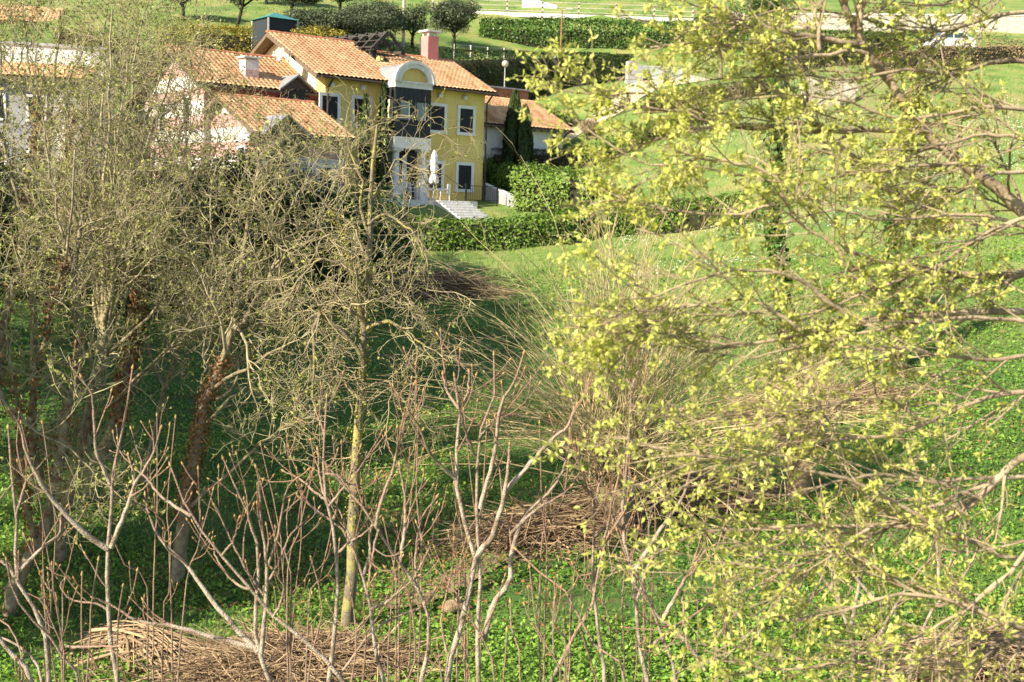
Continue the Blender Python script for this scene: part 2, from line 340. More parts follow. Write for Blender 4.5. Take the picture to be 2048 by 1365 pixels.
def slope(h, roof, q, slab, t0, t1, s0, z0, s1, z1, seed):
    """one roof slope from the eave (s0,z0) up to (s1,z1), tiles into q, timber slab under it"""
    d = np.array([0, s1 - s0, z1 - z0]); L = np.linalg.norm(d); us = d / L
    tiles(q, (t0, s0, z0), (1, 0, 0), us, t1 - t0, L, seed)
    e = .015 if s1 > s0 else -.015
    slab.prism([(s0 + e, z0 - .02), (s1, z1 - .02), (s1, z1 - .13), (s0 + e, z0 - .13)], 'x', t0 + .02, t1 - .02)
def ridge(b, t0, t1, s, z):
    n = int((t1 - t0) / .36)
    for i in range(n):
        a = t0 + (t1 - t0) * i / n; e = t0 + (t1 - t0) * (i + 1) / n + .03
        poly = [(s + .15 * math.cos(k * math.pi / 6), z - .03 + .12 * math.sin(k * math.pi / 6) + .012 * (i % 2)) for k in range(7)]
        b.prism(poly, 'x', a, e)
def window(h, t0, t1, z0, z1, s=0.0, fw=.17, pane='shutter', pm='shutter', frame='white', name='window', side=False):
    b = MB(); pr = .07
    bx = (lambda a, c, d, e, f, g: b.box(a, c, d, e, f, g)) if not side else (lambda a, c, d, e, f, g: b.box(d, e, a, c, f, g))
    bx(t0, t1, s - pr, s - .002, z1 - fw, z1); bx(t0 - .03, t1 + .03, s - pr - .04, s - .002, z0, z0 + fw)
    bx(t0, t0 + fw, s - pr, s - .002, z0 + fw, z1 - fw); bx(t1 - fw, t1, s - pr, s - .002, z0 + fw, z1 - fw)
    w = h.part(name, b, MT[frame])
    p = MB(); pb = (lambda a, c, d, e, f, g: p.box(a, c, d, e, f, g)) if not side else (lambda a, c, d, e, f, g: p.box(d, e, a, c, f, g))
    a, c, f, g = t0 + fw, t1 - fw, z0 + fw, z1 - fw; m = (a + c) / 2
    if pane == 'shutter':
        for x0, x1 in ((a, m - .008), (m + .008, c)):
            pb(x0, x1, s - .030, s - .004, f, g)
            k = int((g - f) / .07)
            for i in range(k): pb(x0 + .05, x1 - .05, s - .042, s - .0305, f + .04 + i * (g - f - .06) / k, f + .075 + i * (g - f - .06) / k)
    else: pb(a, c, s - .02, s - .004, f, g)
    h.part(pane, p, MT[pm], w)
    return w
# ---- yellow villa
V = House('yellow_villa', (5.4, 0, 0), 'two storey yellow villa with terracotta roof, dark bay on white columns and pink chimney')
b = MB()
b.prism([(0, -1.5), (10.6, -1.5), (10.6, 6.42), (5.3, 8.82), (0, 6.42)], 'x', 0, 4.5)
b.prism([(0.001, -1.5), (10, -1.5), (10, 6.7), (2.3, 6.7), (2.2, 7.4), (0.001, 6.42)], 'x', 4.503, 5.647)
b.prism([(0, -1.5), (8.2, -1.5), (8.2, 6.42), (4.1, 8.28), (0, 6.42)], 'x', 5.65, 10.4)
V.part('wall', b, MT['yellow'])
V.part('gable', MB().prism([(.9, 5.0), (10.5, 5.0), (10.5, 6.45), (5.3, 8.80), (.9, 6.80)], 'x', -.03, -.002), MT['cream'])
q = Q(); sl = MB(); K = .453
slope(V, None, q, sl, -.8, 4.65, -.55, 6.35, 5.3, 9.0, 1)
slope(V, None, q, sl, 4.65, 5.6, -.55, 6.35, 2.4, 6.35 + K * 2.95, 2)
slope(V, None, q, sl, 5.6, 10.92, -.55, 6.35, 4.1, 6.35 + K * 4.65, 3)
slope(V, None, q, sl, -.8, 4.65, 11.15, 6.35, 5.3, 9.0, 4)
slope(V, None, q, sl, 5.6, 10.92, 8.75, 6.35, 4.1, 6.35 + K * 4.65, 5)
roof = V.part('roof', q, MT['tile'])
sl.build('soffit', MT['soffit'], roof)
for a in ((-.8, 4.65, 5.3, 9.03), (5.6, 10.92, 4.1, 8.49)): rb = MB(); ridge(rb, *a); rb.build('ridge_cap', MT['ridge'], roof)
c = MB().box(8.85, 9.6, 3.75, 4.5, 7.9, 9.75); ch = c.build('chimney', MT['pink'], roof)
c = MB().box(8.73, 9.72, 3.63, 4.62, 10.0, 10.1)
for x, y in ((8.9, 3.8), (9.45, 3.8), (8.9, 4.35), (9.45, 4.35)): c.box(x, x + .1, y, y + .1, 9.745, 10.0)
c.box(9.06, 9.38, 3.95, 4.3, 9.745, 9.99)
c.build('chimney', MT['stone'], roof).name = 'chimney_cap'
for s0, t0, t1 in ((-.62, -.55, 3.3), (-.62, 6.1, 10.9)): V.part('gutter', MB().bar((t0, s0, 6.27), (t1, s0, 6.24), .12, .11, n=8), MT['copper'])
for t, nm in ((10.44, 0), (.06, 1)):
    d = MB().bar((t - .1 + .15, -.62, 6.2), (t + .05, -.1, 5.75), .10, n=8).bar((t + .05, -.1, 5.78), (t + .05, -.1, 0.0), .10, n=8)
    for z in (1.2, 3.4, 5.2): d.box(t - .03, t + .13, -.17, -.01, z, z + .04)
    V.part('downpipe', d, MT['copper'])
b = MB()                                                     # dark timbers along the left rakes
for (s0, z0), (s1, z1) in (((-.5, 6.22), (5.3, 8.86)), ((11.1, 6.22), (5.3, 8.86))): b.bar((-.77, s0, z0), (-.77, s1, z1), .06, .2)
V.part('bargeboard', b, MT['soffit'])
for t in (.27, 2.2, 7.1, 9.1): window(V, t - .63, t + .63, 3.84, 5.52)
for t in (7.0, 9.1): window(V, t - .63, t + .63, .62, 2.32)
for t in (.3, 2.2, 7.2, 8.9):
    V.part('wall_lamp', MB().ball((t, -.16, 5.95), .15).box(t - .06, t + .06, -.10, -.003, 5.85, 6.0), MT['white'], smooth=False)
# bay on columns
T0, T1 = 3.5, 5.85; TM = (T0 + T1) / 2; RA = (T1 - T0) / 2
bay = V.part('bay', MB().box(T0 + .03, T1 - .03, -1.27, -.004, 3.45, 6.05), MT['dark'])
f = MB()
for i in range(9):
    x = T0 + .06 + i * (T1 - T0 - .12) / 8; f.box(x - .012, x + .012, -1.283, -1.271, 3.46, 6.04)
f.build('cladding_seam', MT['dark'], bay)
for x in (4.12, 5.16):
    w = MB().box(x - .36, x + .36, -1.345, -1.285, 4.3, 4.37).box(x - .36, x + .36, -1.345, -1.285, 5.33, 5.40).box(x - .36, x - .30, -1.345, -1.285, 4.37, 5.33)
    w.box(x + .30, x + .36, -1.345, -1.285, 4.37, 5.33)
    w.build('window', MT['shutter'], bay)
    MB().box(x - .30, x + .26, -1.30, -1.286, 4.37, 5.33).build('pane', MT['glass'], bay)
    MB().box(x + .262, x + .30, -1.33, -1.286, 4.38, 5.32).build('window_reveal', MT['white'], bay)
MB().box(T0 - .02, T0 + .027, -1.05, -.35, 4.35, 5.4).build('side_pane', MT['cream'], bay)
V.part('white_beam', MB().box(T0 - .02, T1 + .02, -1.32, -.004, 2.83, 3.447), MT['stone'])
b = MB().box(T0 - .02, T1 + .02, -1.32, -.004, 6.053, 6.36)
b.box(T0 - .08, T1 + .08, -1.38, -1.32, 6.30, 6.40)
V.part('cornice', b, MT['stone'])
arc = lambda r, k=20: [(TM + r * math.cos(math.pi * i / k), 6.362 + r * math.sin(math.pi * i / k) * .86) for i in range(k + 1)]
o_, i_ = arc(RA + .06), arc(RA - .30)
b = MB(); n = len(o_)
v = [(p[0], y, p[1]) for y in (-1.42, -1.05) for p in o_ + i_]
ff = []
for i in range(n - 1):
    ff += [(i, i + 1, n + i + 1, n + i), (2 * n + i, 3 * n + i, 3 * n + i + 1, 2 * n + i + 1), (i, 2 * n + i, 2 * n + i + 1, i + 1), (n + i, n + i + 1, 3 * n + i + 1, 3 * n + i)]
b.add(v, ff)
o2, i2 = arc(RA + .14), arc(RA - .02); v = [(p[0], y, p[1]) for y in (-1.47, -1.423) for p in o2 + i2]
b.add(v, ff)
V.part('arch', b, MT['stone'])
V.part('tympanum', MB().prism(arc(RA - .301), 'y', -1.15, -1.06), MT['yellow'])
V.part('barrel_roof', MB().prism(arc(RA + .02), 'y', -1.048, 2.0), MT['lead'])
for t in (T0 + .32, T1 - .32):
    c = MB().lathe([(.30, .98), (.30, 1.06), (.22, 1.1), (.205, 1.6), (.175, 2.55), (.17, 2.6), (.25, 2.64), (.27, 2.7)], (t, -.98), 18)
    V.part('column', c.box(t - .30, t + .30, -1.28, -.68, 2.70, 2.828), MT['stone'], smooth=False)
    V.part('column_plinth', MB().box(t - .29, t + .29, -1.27, -.69, .1, .9).box(t - .33, t + .33, -1.31, -.65, .9, .978), MT['stone'])
d = V.part('door', MB().box(T0 + .05, T1 - .05, -.05, -.004, .1, 2.82), MT['shutter'])  # dark panel spans the bay, standing in for shade in the open porch
MB().box(3.95, 4.65, -.065, -.052, .2, 2.65).box(4.72, 5.4, -.065, -.052, .2, 2.65).build('pane', MT['doorglass'], d)
MB().box(4.85, 5.1, -.085, -.07, .2, 2.5).build('curtain', MT['cloth'], d)
# ---- upper striped house
U = House('striped_house', (-3.2, 1.1, 0), 'pink and white banded house abutting the yellow villa, with banded chimney on its roof')
q = Q(); sl = MB(); b = MB()
b.prism([(1.1, -2), (10.4, -2), (10.4, 4.66), (4.73, 7.38), (1.1, 5.58)], 'x', -6.2, -.002)
U.part('wall', b, MT['pinkwall'])
slope(U, None, q, sl, -6.75, -.05, .55, 5.47, 4.73, 7.55, 11); slope(U, None, q, sl, -6.75, -.05, 11.0, 4.55, 4.73, 7.55, 12)
roof = U.part('roof', q, MT['tile']); sl.build('soffit', MT['soffit'], roof)
rb = MB(); ridge(rb, -6.75, -.05, 4.73, 7.58); rb.build('ridge_cap', MT['ridge'], roof)
MB().box(-3.75, -3.0, 1.6, 2.35, 5.7, 6.98).build('chimney', stripe_mat('chimney_stripes', (.74, .68, .64, 1), (.66, .40, .36, 1), .9, .1), roof)
MB().box(-3.86, -2.89, 1.49, 2.46, 7.06, 7.14).box(-3.68, -3.07, 1.67, 2.28, 6.983, 7.06).build('chimney_cap', MT['stone'], roof)
U.part('fascia', MB().box(-6.7, -.1, .60, .66, 5.22, 5.33), MT['redwood'])
b = MB()
for (s0, z0), (s1, z1) in (((.6, 5.36), (4.73, 7.42)), ((10.95, 4.44), (4.73, 7.42))): b.bar((-6.71, s0, z0), (-6.71, s1, z1), .06, .2)
U.part('bargeboard', b, MT['soffit'])
def dormer(h, tc, s0, s1, z0, zr, w, nm='dormer'):
    d = h.part(nm, MB().prism([(tc - w, z0 - .75), (tc + w, z0 - .75), (tc + w, z0), (tc, zr - .05), (tc - w, z0)], 'y', s0 + .25, s1), MT['copper'])
    b = MB()
    for sg in (-1, 1):
        x = tc + sg * (w + .25); zz = z0 - (zr - z0) / w * .25
        b.prism([(tc, zr), (x, zz), (x, zz + .09), (tc, zr + .10)] if sg > 0 else [(tc - .001, zr), (tc - .001, zr + .10), (x, zz + .09), (x, zz)], 'y', s0, s1)
    b.build('dormer_roof', MT['lead'], d)
    MB().box(tc - w * .6, tc + w * .6, s0 + .20, s0 + .247, z0 - .7, z0 - .05).build('dormer_window', MT['shutter'], d)
dormer(U, -1.35, .35, 2.4, 5.65, 6.25, .8)
b = MB()
for i in range(4): b.box(-5.5, -4.7, 1.06, 1.097, 4.6 + i * .1, 4.66 + i * .1)
U.part('vent', b, MT['shutter'])
for t in (-2.2, -.9): window(U, t - .45, t + .45, 3.6, 4.9, s=1.1, fw=.1)
for s_, z_ in ((3.2, 4.2), (6.5, 4.0), (5.0, 1.2)): window(U, s_ - .5, s_ + .5, z_ - .8, z_ + .8, s=-6.2, fw=.1, side=True)
# ---- lower striped house
Lh = House('striped_house', (-3.6, -1.8, -2), 'lower pink and white banded house in front, its gable and roof behind bare twigs')
q = Q(); sl = MB()
Lh.part('wall', MB().prism([(-4.7, -4), (1.05, -4), (1.05, 4.0), (-.6, 4.68), (-4.7, 2.97)], 'x', -5.85, -1.5), MT['pinkwall'])
slope(Lh, None, q, sl, -6.35, -1.0, -5.2, 2.93, -.6, 4.85, 21); slope(Lh, None, q, sl, -6.35, -1.0, 1.04, 4.17, -.6, 4.85, 22)
roof = Lh.part('roof', q, MT['tile']); sl.build('soffit', MT['soffit'], roof)
rb = MB(); ridge(rb, -6.35, -1.0, -.6, 4.88); rb.build('ridge_cap', MT['ridge'], roof)
Lh.part('fascia', MB().box(-6.3, -1.05, -5.16, -5.10, 2.66, 2.78), MT['redwood'])
b = MB().bar((-6.31, -5.15, 2.82), (-6.31, -.6, 4.72), .06, .2).bar((-6.31, 1.0, 4.06), (-6.31, -.6, 4.72), .06, .2)
Lh.part('bargeboard', b, MT['soffit'])
dormer(Lh, -4.9, -5.6, -3.4, 3.05, 3.75, .95, 'porch_gable')
Lh.part('door', MB().box(-5.5, -4.5, -4.78, -4.703, -.2, 2.2), MT['shutter'])
window(Lh, -2.9, -2.1, .3, 1.6, s=-4.7, fw=.1)
window(Lh, -3.1, -2.2, 1.0, 2.4, s=-5.85, fw=.1, side=True)
# ---- white annex
Ax = House('white_annex', (15, 2.5, 2), 'low white cottage with terracotta roof behind the pair of dark cypresses')
q = Q(); sl = MB()
Ax.part('wall', MB().prism([(2.5, 0), (9.8, 0), (9.8, 4.9), (6.2, 6.65), (2.5, 4.85)], 'x', 10.7, 18.6), MT['white'])
slope(Ax, None, q, sl, 10.6, 19.1, 1.95, 4.75, 6.3, 6.85, 31); slope(Ax, None, q, sl, 10.6, 19.1, 10.4, 4.85, 6.3, 6.85, 32)
roof = Ax.part('roof', q, MT['tile']); sl.build('soffit', MT['soffit'], roof)
Ax.part('parapet', MB().box(10.7, 18.6, 6.3, 6.7, 6.5, 7.45), MT['rust'])
Ax.part('coping', MB().box(10.6, 18.7, 6.2, 6.8, 7.453, 7.55), MT['concrete'])
b = MB()
for i in range(15): b.bar((10.8 + i * .56, 2.02, 4.60), (10.8 + i * .56, 2.5, 4.83), .08, .12)
Ax.part('rafter', b, MT['soffit'])
w = window(Ax, 17.2, 18.2, 3.3, 4.4, s=2.5, fw=.07, pane='pane', pm='glass')
MB().box(17.77, 18.17, 2.42, 2.45, 3.35, 4.36).build('shutter', MT['shutter'], w)
Ax.part('downpipe', MB().bar((18.5, 1.95, 4.65), (18.52, 2.42, 4.35), .09, n=8).bar((18.52, 2.42, 4.38), (18.52, 2.42, 1.6), .09, n=8), MT['copper'])
# ---- house seen through the twigs on the far left, and one more roof above it
o = P(-140, 330, 60)
B1 = House('grey_house', (0, 0, 0), 'grey house at the far left, its red tiled roof half hidden by twigs', rot=math.radians(14), origin=o)
q = Q(); sl = MB(); zr = P(60, 150, 61)[2] - o[2]
B1.part('wall', MB().box(0, 7.4, 0, 7, -3, zr), MT['concrete'])
slope(B1, None, q, sl, -.5, 7.9, -.6, zr - .15, 3.2, zr + .9, 41); slope(B1, None, q, sl, -.5, 7.9, 7.6, zr - .15, 3.2, zr + .9, 42)
roof = B1.part('roof', q, MT['tile']); sl.build('soffit', MT['soffit'], roof)
B1.part('upper_wall', MB().box(.4, 8.2, 4.4, 9.5, -3, zr + 2.0), MT['white'])
B1.part('coping', MB().box(.3, 8.3, 4.3, 9.6, zr + 2.003, zr + 2.15), MT['metal'])
B1.part('corner_pilaster', MB().box(6.2, 6.6, -.12, -.004, -3, zr - .6), MT['white'])  # white strip paints the sunlit edge of the wall
for t in (1.2, 3.2, 5.2): window(B1, t - .5, t + .5, zr - 2.4, zr - 1.0, fw=.12); window(B1, t - .5, t + .5, zr - 5.2, zr - 3.6, fw=.12)
o = P(-120, 110, 84)
B2 = House('white_house', (0, 0, 0), 'distant white house with red roof, top left corner behind the bare trees', rot=math.radians(14), origin=o)
q = Q(); sl = MB(); zr = P(20, 40, 85)[2] - o[2]
B2.part('wall', MB().box(0, 7.5, 0, 7, -3, zr), MT['white'])
slope(B2, None, q, sl, -.5, 8, -.6, zr - .15, 3.2, zr + 1.5, 43); slope(B2, None, q, sl, -.5, 8, 7.6, zr - .15, 3.2, zr + 1.5, 44)
roof = B2.part('roof', q, MT['tile']); sl.build('soffit', MT['soffit'], roof)
for t in (2.0, 5.2): window(B2, t - .5, t + .5, zr - 2.0, zr - .7, fw=.12)
# ---- terrace, steps, railing, retaining wall
def loc(name, t, s, z, label, cat, group=None): return empty(name, Hw(t, s, z), A_H, label, cat, group)
tr = tag(MB().box(-1.0, 5.4, -2.05, -.003, -1.4, .1).build('terrace', MT['stone']), 'pale stone terrace slab along the villa front', 'terrace', kind='structure')
tr.location = Hw(3.2, 0, 0); tr.rotation_euler = (0, 0, A_H)
st = MB()
for i in range(9): st.box(0, 2.1, -.34 * (i + 1), -.34 * i - (.002 if i else .0), -.16 - .135 * i - .8, .098 - .135 * i - .135 * (i > 0) * 0)
o = tag(st.build('garden_steps', MT['stone'], bevel=.015), 'flight of white stone steps from the terrace down to the low hedge', 'steps')
o.location = Hw(5.75, -2.06, 0); o.rotation_euler = (0, 0, A_H)
r = loc('railing', 9.1, -1.75, .1, 'thin black railing at the right end of the terrace beside the steps', 'railing')
MB().box(-1.15, -1.08, -.035, .035, -.4, 1.0).build('post', MT['shutter'], r)
b = MB().box(-1.1, 1.1, -.015, .015, .86, .89).box(-1.1, 1.1, -.015, .015, .06, .09)
for i in range(17): b.box(-1.06 + i * .13, -1.046 + i * .13, -.008, .008, .06, .88)
b.box(1.08, 1.12, -.02, .02, -.4, .9)
b.build('baluster_panel', MT['shutter'], r)
a = Hw(10.55, .15); c2 = P(1042, 402, 66.0); d = unit((c2 - a) * [1, 1, 0]); L = np.linalg.norm((c2 - a)[:2])
o = tag(MB().prism([(0, -1.2), (L, -1.2), (L, -.02), (0, .86)], 'y', 0, .28).build('retaining_wall', MT['concrete']), 'low sloping grey retaining wall running from the villa corner', 'wall')
o.location = (a[0], a[1], 0); o.rotation_euler = (0, 0, math.atan2(d[1], d[0]))
MB().prism([(-.0, .863), (L + .03, -.017), (L + .03, .05), (-.0, .93)], 'y', -.04, .32).build('coping', MT['stone'], o)
# ---- terrace furniture
def parasol(base, h, label, rot=0.0, seed=0, low=.8):
    r = empty('closed_parasol', base, rot, label, 'parasol', 'closed white parasols')
    MB().lathe([(.28, 0), (.28, .07), (.06, .09), (.05, .2)], (0, 0), 16).build('base', MT['concrete'], r)
    MB().bar((0, 0, .1), (0, 0, h - .05), .05, n=8).build('pole', MT['metal'], r)
    q = Q(); n = 24; zs = np.array([low, low + .08, low + .3, low + .52, low + .58, low + .72, h - .75, h - .3, h - .07, h])
    rs = np.array([.20, .24, .20, .13, .12, .17, .20, .15, .06, .01]); rng = np.random.default_rng(seed)
    an = np.arange(n) * 2 * np.pi / n; V_ = []
    for z, rr in zip(zs, rs):
        k = rr * (1 + .22 * np.sin(an * 6 + z * 1.5)); V_.append(np.stack([k * np.cos(an), k * np.sin(an), np.full(n, z) + .05 * np.sin(an * 3) * (z == low)], 1))
    V_ = np.array(V_); idx = np.arange(len(zs) * n).reshape(len(zs), n); j = np.roll(idx, -1, 1)
    q.add(V_, np.stack([idx[:-1], j[:-1], j[1:], idx[1:]], -1)); q.build('canopy', MT['cloth'], r, smooth=True)
    MB().lathe([(.145, low + .52), (.15, low + .55), (.145, low + .58)], (0, 0), 16).build('strap', MT['white'], r)
parasol(Hw(5.95, -1.55, .1), 2.75, 'closed white parasol on the terrace in front of the yellow wall', seed=1, low=.95)
p = P(994, 320, 73.5); zg = tz(p[0], p[1]); hh = P(994, 243, 73.5)[2] - zg
parasol((p[0], p[1], zg), hh, 'closed white parasol between the villa corner and the cypresses', seed=2, low=max(.4, hh - 1.55))
def chair(t, s, rot, label, towel=False):
    r = loc('garden_chair', t, s, .1, label, 'chair', 'white metal terrace chairs'); r.rotation_euler = (0, 0, A_H + rot)
    for x in (-.26, .26):
        for y, top in ((-.24, .62), (.24, .9)): MB().bar((x, y * 1.1, 0), (x, y * .98, top), .035, n=8).build('leg', MT['white'], r)
        MB().bar((x, -.27, .62), (x, .26, .64), .04, n=8).build('armrest', MT['white'], r)
    b = MB()
    for i in range(7): b.box(-.25, .25, -.24 + i * .07, -.19 + i * .07, .42, .44)
    b.build('seat', MT['white'], r)
    b = MB().bar((-.26, .26, .9), (.26, .26, .9), .035, n=8)
    for i in range(8): b.bar((-.22 + i * .063, .25, .46), (-.22 + i * .063, .262, .9), .014)
    b.build('backrest', MT['white'], r)
    if towel:
        o = tag(MB().box(-.24, .24, -.022, .022, .35, .93).build('towel', MT['cloth'], bevel=.01), 'white towel hung over the back of the right terrace chair', 'towel')
        return o, r
chair(4.5, -1.5, .3, 'white metal chair between the bay columns and the parasol')
o, r = chair(6.8, -1.3, -1.9, 'white metal chair with a towel, right of the parasol', True)
o.matrix_world = Matrix.Translation(Vector(Hw(6.8, -1.3, .1))) @ Matrix.Rotation(A_H - 1.9, 4, 'Z') @ Matrix.Translation((0, .30, 0))
# ---- pergola, dish, pavilion
pg = loc('pergola', 5.1, 6.2, 6.05, 'dark timber pergola with pitched slat roof rising behind the villa roof', 'pergola'); pg.rotation_euler = (0, 0, A_H + math.radians(12))
Y0, Y1 = -3.2, 5.6; zr_, ze_ = 3.4, 2.4
for y in (-2.8, 5.0):
    for x in (-.85, .85): MB().box(x - .11, x + .11, y - .11, y + .11, .2, 2.3).build('post', MT['wood'], pg)
MB().box(-.06, .06, Y0, Y1, zr_ - .12, zr_ + .1).build('ridge_beam', MT['wood'], pg)
for x in (-1.0, 1.0): MB().box(x - .07, x + .07, Y0, Y1, ze_ - .02, ze_ + .16).build('beam', MT['wood'], pg)
b = MB()
for i in range(11):
    y = Y0 + .1 + i * (Y1 - Y0 - .2) / 10
    for sg in (-1, 1): b.bar((sg * .03, y, zr_ + .12), (sg * 1.3, y, ze_ + .0), .10, .16)
b.build('rafter', MT['wood'], pg)
b = MB()
for k in (.25, .6, .95):
    for sg in (-1, 1): b.box(sg * 1.27 * k - .04, sg * 1.27 * k + .04, Y0, Y1, zr_ + .205 - 1.12 * k, zr_ + .25 - 1.12 * k)
b.build('slat', MT['wood'], pg)
for y in (Y0 + .35, Y1 - .35): MB().box(-1.2, 1.2, y - .06, y + .06, ze_ - .24, ze_ - .1).build('tie_beam', MT['wood'], pg)
dp = P(563, 111, 62.2); ds = empty('satellite_dish', dp, 0, 'pale round satellite dish on the left gable of the villa', 'satellite dish')
q = Q(); n = 24; rr = np.linspace(.02, .40, 6); an = np.arange(n) * 2 * np.pi / n
ax = unit(np.array([-.72, -.62, .30])); e1 = unit(np.cross(ax, [0, 0, 1])); e2 = np.cross(e1, ax)
V_ = np.array([e1 * (r_ * np.cos(an))[:, None] * .9 + e2 * (r_ * np.sin(an))[:, None] * 1.05 + ax * (r_ ** 2 * .55) for r_ in rr]); idx = np.arange(6 * n).reshape(6, n); j = np.roll(idx, -1, 1)
q.add(V_, np.stack([idx[:-1], j[:-1], j[1:], idx[1:]], -1)); d_ = q.build('dish', MT['lead'], ds, smooth=True); sm = d_.modifiers.new('thick', 'SOLIDIFY'); sm.thickness = .02
MB().bar(-e2 * .40 + ax * .09, ax * .42 - e2 * .05, .025, n=6).bar((0, 0, 0) - ax * .02, np.array([.35, .12, -.30]), .05, n=6).bar(np.array([.35, .12, -.35]), np.array([.40, .16, .15]), .05, n=6).build('arm', MT['metal'], ds)
MB().bar(ax * .38 - e2 * .05, ax * .50 - e2 * .04, .07, n=8).build('receiver', MT['white'], ds)
pv = P(537, 90, 80); zg = tz(pv[0], pv[1]) - .3; ht = P(537, 34, 80)[2] - zg
r = empty('net_pavilion', (pv[0], pv[1], zg), A_H, 'dark square pavilion with a teal pyramid roof on the slope behind the villa', 'pavilion')
MB().box(0.02, 2.15, .02, 2.5, 0, ht).build('screen', MT['net'], r)
b = MB()
for x, y in ((0, 0), (2.17, 0), (0, 2.52), (2.17, 2.52)): b.box(x - .05, x + .05, y - .05, y + .05, 0, ht)
b.build('post', MT['metal'], r)
MB().add([(-.12, -.12, ht + .002), (2.29, -.12, ht + .002), (2.29, 2.64, ht + .002), (-.12, 2.64, ht + .002), (1.08, 1.26, ht + .55)], [(3, 2, 1, 0), (0, 1, 4), (1, 2, 4), (2, 3, 4), (3, 0, 4)]).build('roof', MT['teal'], r)
# ------------------------------------------------------------------ vegetation helpers
def rdir(rng, n): return unit(rng.standard_normal((n, 3)))
def leafset(q, pos, nrm, rng, L, asp=.5, spread=.7, m=0, t=None, up=0.0):
    n = len(pos)
    N = unit(nrm + spread * rdir(rng, n)); a = unit(np.cross(N, rdir(rng, n)) + np.array([0, 0, up]))
    ll = L * rng.uniform(.6, 1.35, n)
    q.leaves(pos, a, N, ll, ll * asp, m, t, rng)
def lump(x, y, z, k, seed):
    """cheap smooth 3-D noise, about -1..1"""
    r = np.random.default_rng(seed); o = 0
    for i in range(4):
        d = unit(r.standard_normal(3)); f = k * r.uniform(.7, 1.6); o = o + np.sin(f * (x * d[0] + y * d[1] + z * d[2]) + r.uniform(0, 6.3))
    return o / 2.5
def hedge(name, label, pts, ht, w, m, leaf, dens, seed, group=None, cat='hedge', rough=.12, lump_k=1.5, up=.0, topz=None, sink=.15):
    """clipped hedge along ground points: a twiggy core in a thick shell of leaves. topz: absolute top heights per point"""
    rng = np.random.default_rng(seed); pts = np.array(pts, float); d = np.diff(pts, axis=0); L = np.linalg.norm(d[:, :2], axis=1); S = np.concatenate([[0], np.cumsum(L)])
    tot = S[-1]; hts = np.broadcast_to(ht, (len(pts),)).astype(float) if topz is None else np.maximum(np.array(topz) - pts[:, 2], .8)
    def at(s):
        p = np.stack([np.interp(s, S, pts[:, k]) for k in range(3)], -1); k = np.clip(np.searchsorted(S, s, 'right') - 1, 0, len(L) - 1)
        dd = unit(d[k] * [1, 1, 0]); return p, dd, np.cross(dd, [0, 0, 1.0]), np.interp(s, S, hts)
    q = Q()
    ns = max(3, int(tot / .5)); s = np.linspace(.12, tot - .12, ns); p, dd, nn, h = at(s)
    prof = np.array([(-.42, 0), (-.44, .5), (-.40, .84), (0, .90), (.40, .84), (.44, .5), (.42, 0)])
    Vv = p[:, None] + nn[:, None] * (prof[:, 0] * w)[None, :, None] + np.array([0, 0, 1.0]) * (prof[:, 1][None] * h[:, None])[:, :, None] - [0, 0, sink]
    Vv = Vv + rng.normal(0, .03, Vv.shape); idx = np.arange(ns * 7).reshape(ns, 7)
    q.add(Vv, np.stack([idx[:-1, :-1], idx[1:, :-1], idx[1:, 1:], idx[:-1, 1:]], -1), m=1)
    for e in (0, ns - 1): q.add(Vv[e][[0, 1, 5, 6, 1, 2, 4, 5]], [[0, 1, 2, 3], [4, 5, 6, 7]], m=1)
    hm = h.mean(); per = 2 * hm + w; n = int((tot * per + 2 * w * hm) * dens)
    s = rng.uniform(0, tot, n); p, dd, nn, h = at(s); c = rng.uniform(0, 2 * h + w)
    side = np.where(c < h, -1, np.where(c > h + w, 1, 0)); off = np.where(side == 0, (c - h) - w / 2, side * w / 2)
    z = np.where(side == -1, c, np.where(side == 1, c - h - w, h)); z = np.where(side == 0, h, z * 1.0)
    N = nn * (side[:, None]) + np.array([0, 0, 1.0]) * (side == 0)[:, None] + .25 * np.array([0, 0, 1.0])
    end = rng.random(n) < (w * hm * 2) / (tot * per + 2 * w * hm)
    sg = np.where(rng.random(n) < .5, -1, 1); s2 = np.where(sg < 0, .02, tot - .02); p2, d2, n2, h2 = at(s2)
    off = np.where(end, rng.uniform(-.5, .5, n) * w, off); z = np.where(end, rng.random(n) * h2, z); p = np.where(end[:, None], p2, p); nn = np.where(end[:, None], n2, nn)
    N = np.where(end[:, None], d2 * sg[:, None] + [0, 0, .25], N)
    pos = p + nn * off[:, None] + np.array([0, 0, 1.0]) * z[:, None] - [0, 0, sink * .5]
    a = lump(pos[:, 0], pos[:, 1], pos[:, 2], lump_k, seed); a2 = lump(pos[:, 0], pos[:, 1], pos[:, 2], lump_k * 4, seed + 1)
    pos = pos + unit(N) * (rough * a + rough * .6 * a2 + rng.normal(0, rough * .5, n))[:, None]
    t = np.clip(.5 + .18 * rng.standard_normal(n) + .14 * a2, 0, 1)
    leafset(q, pos, N, rng, leaf, .55, .8, 0, t, up)
    return tag(q.build(name, [m, MT['core']]), label, cat, group)
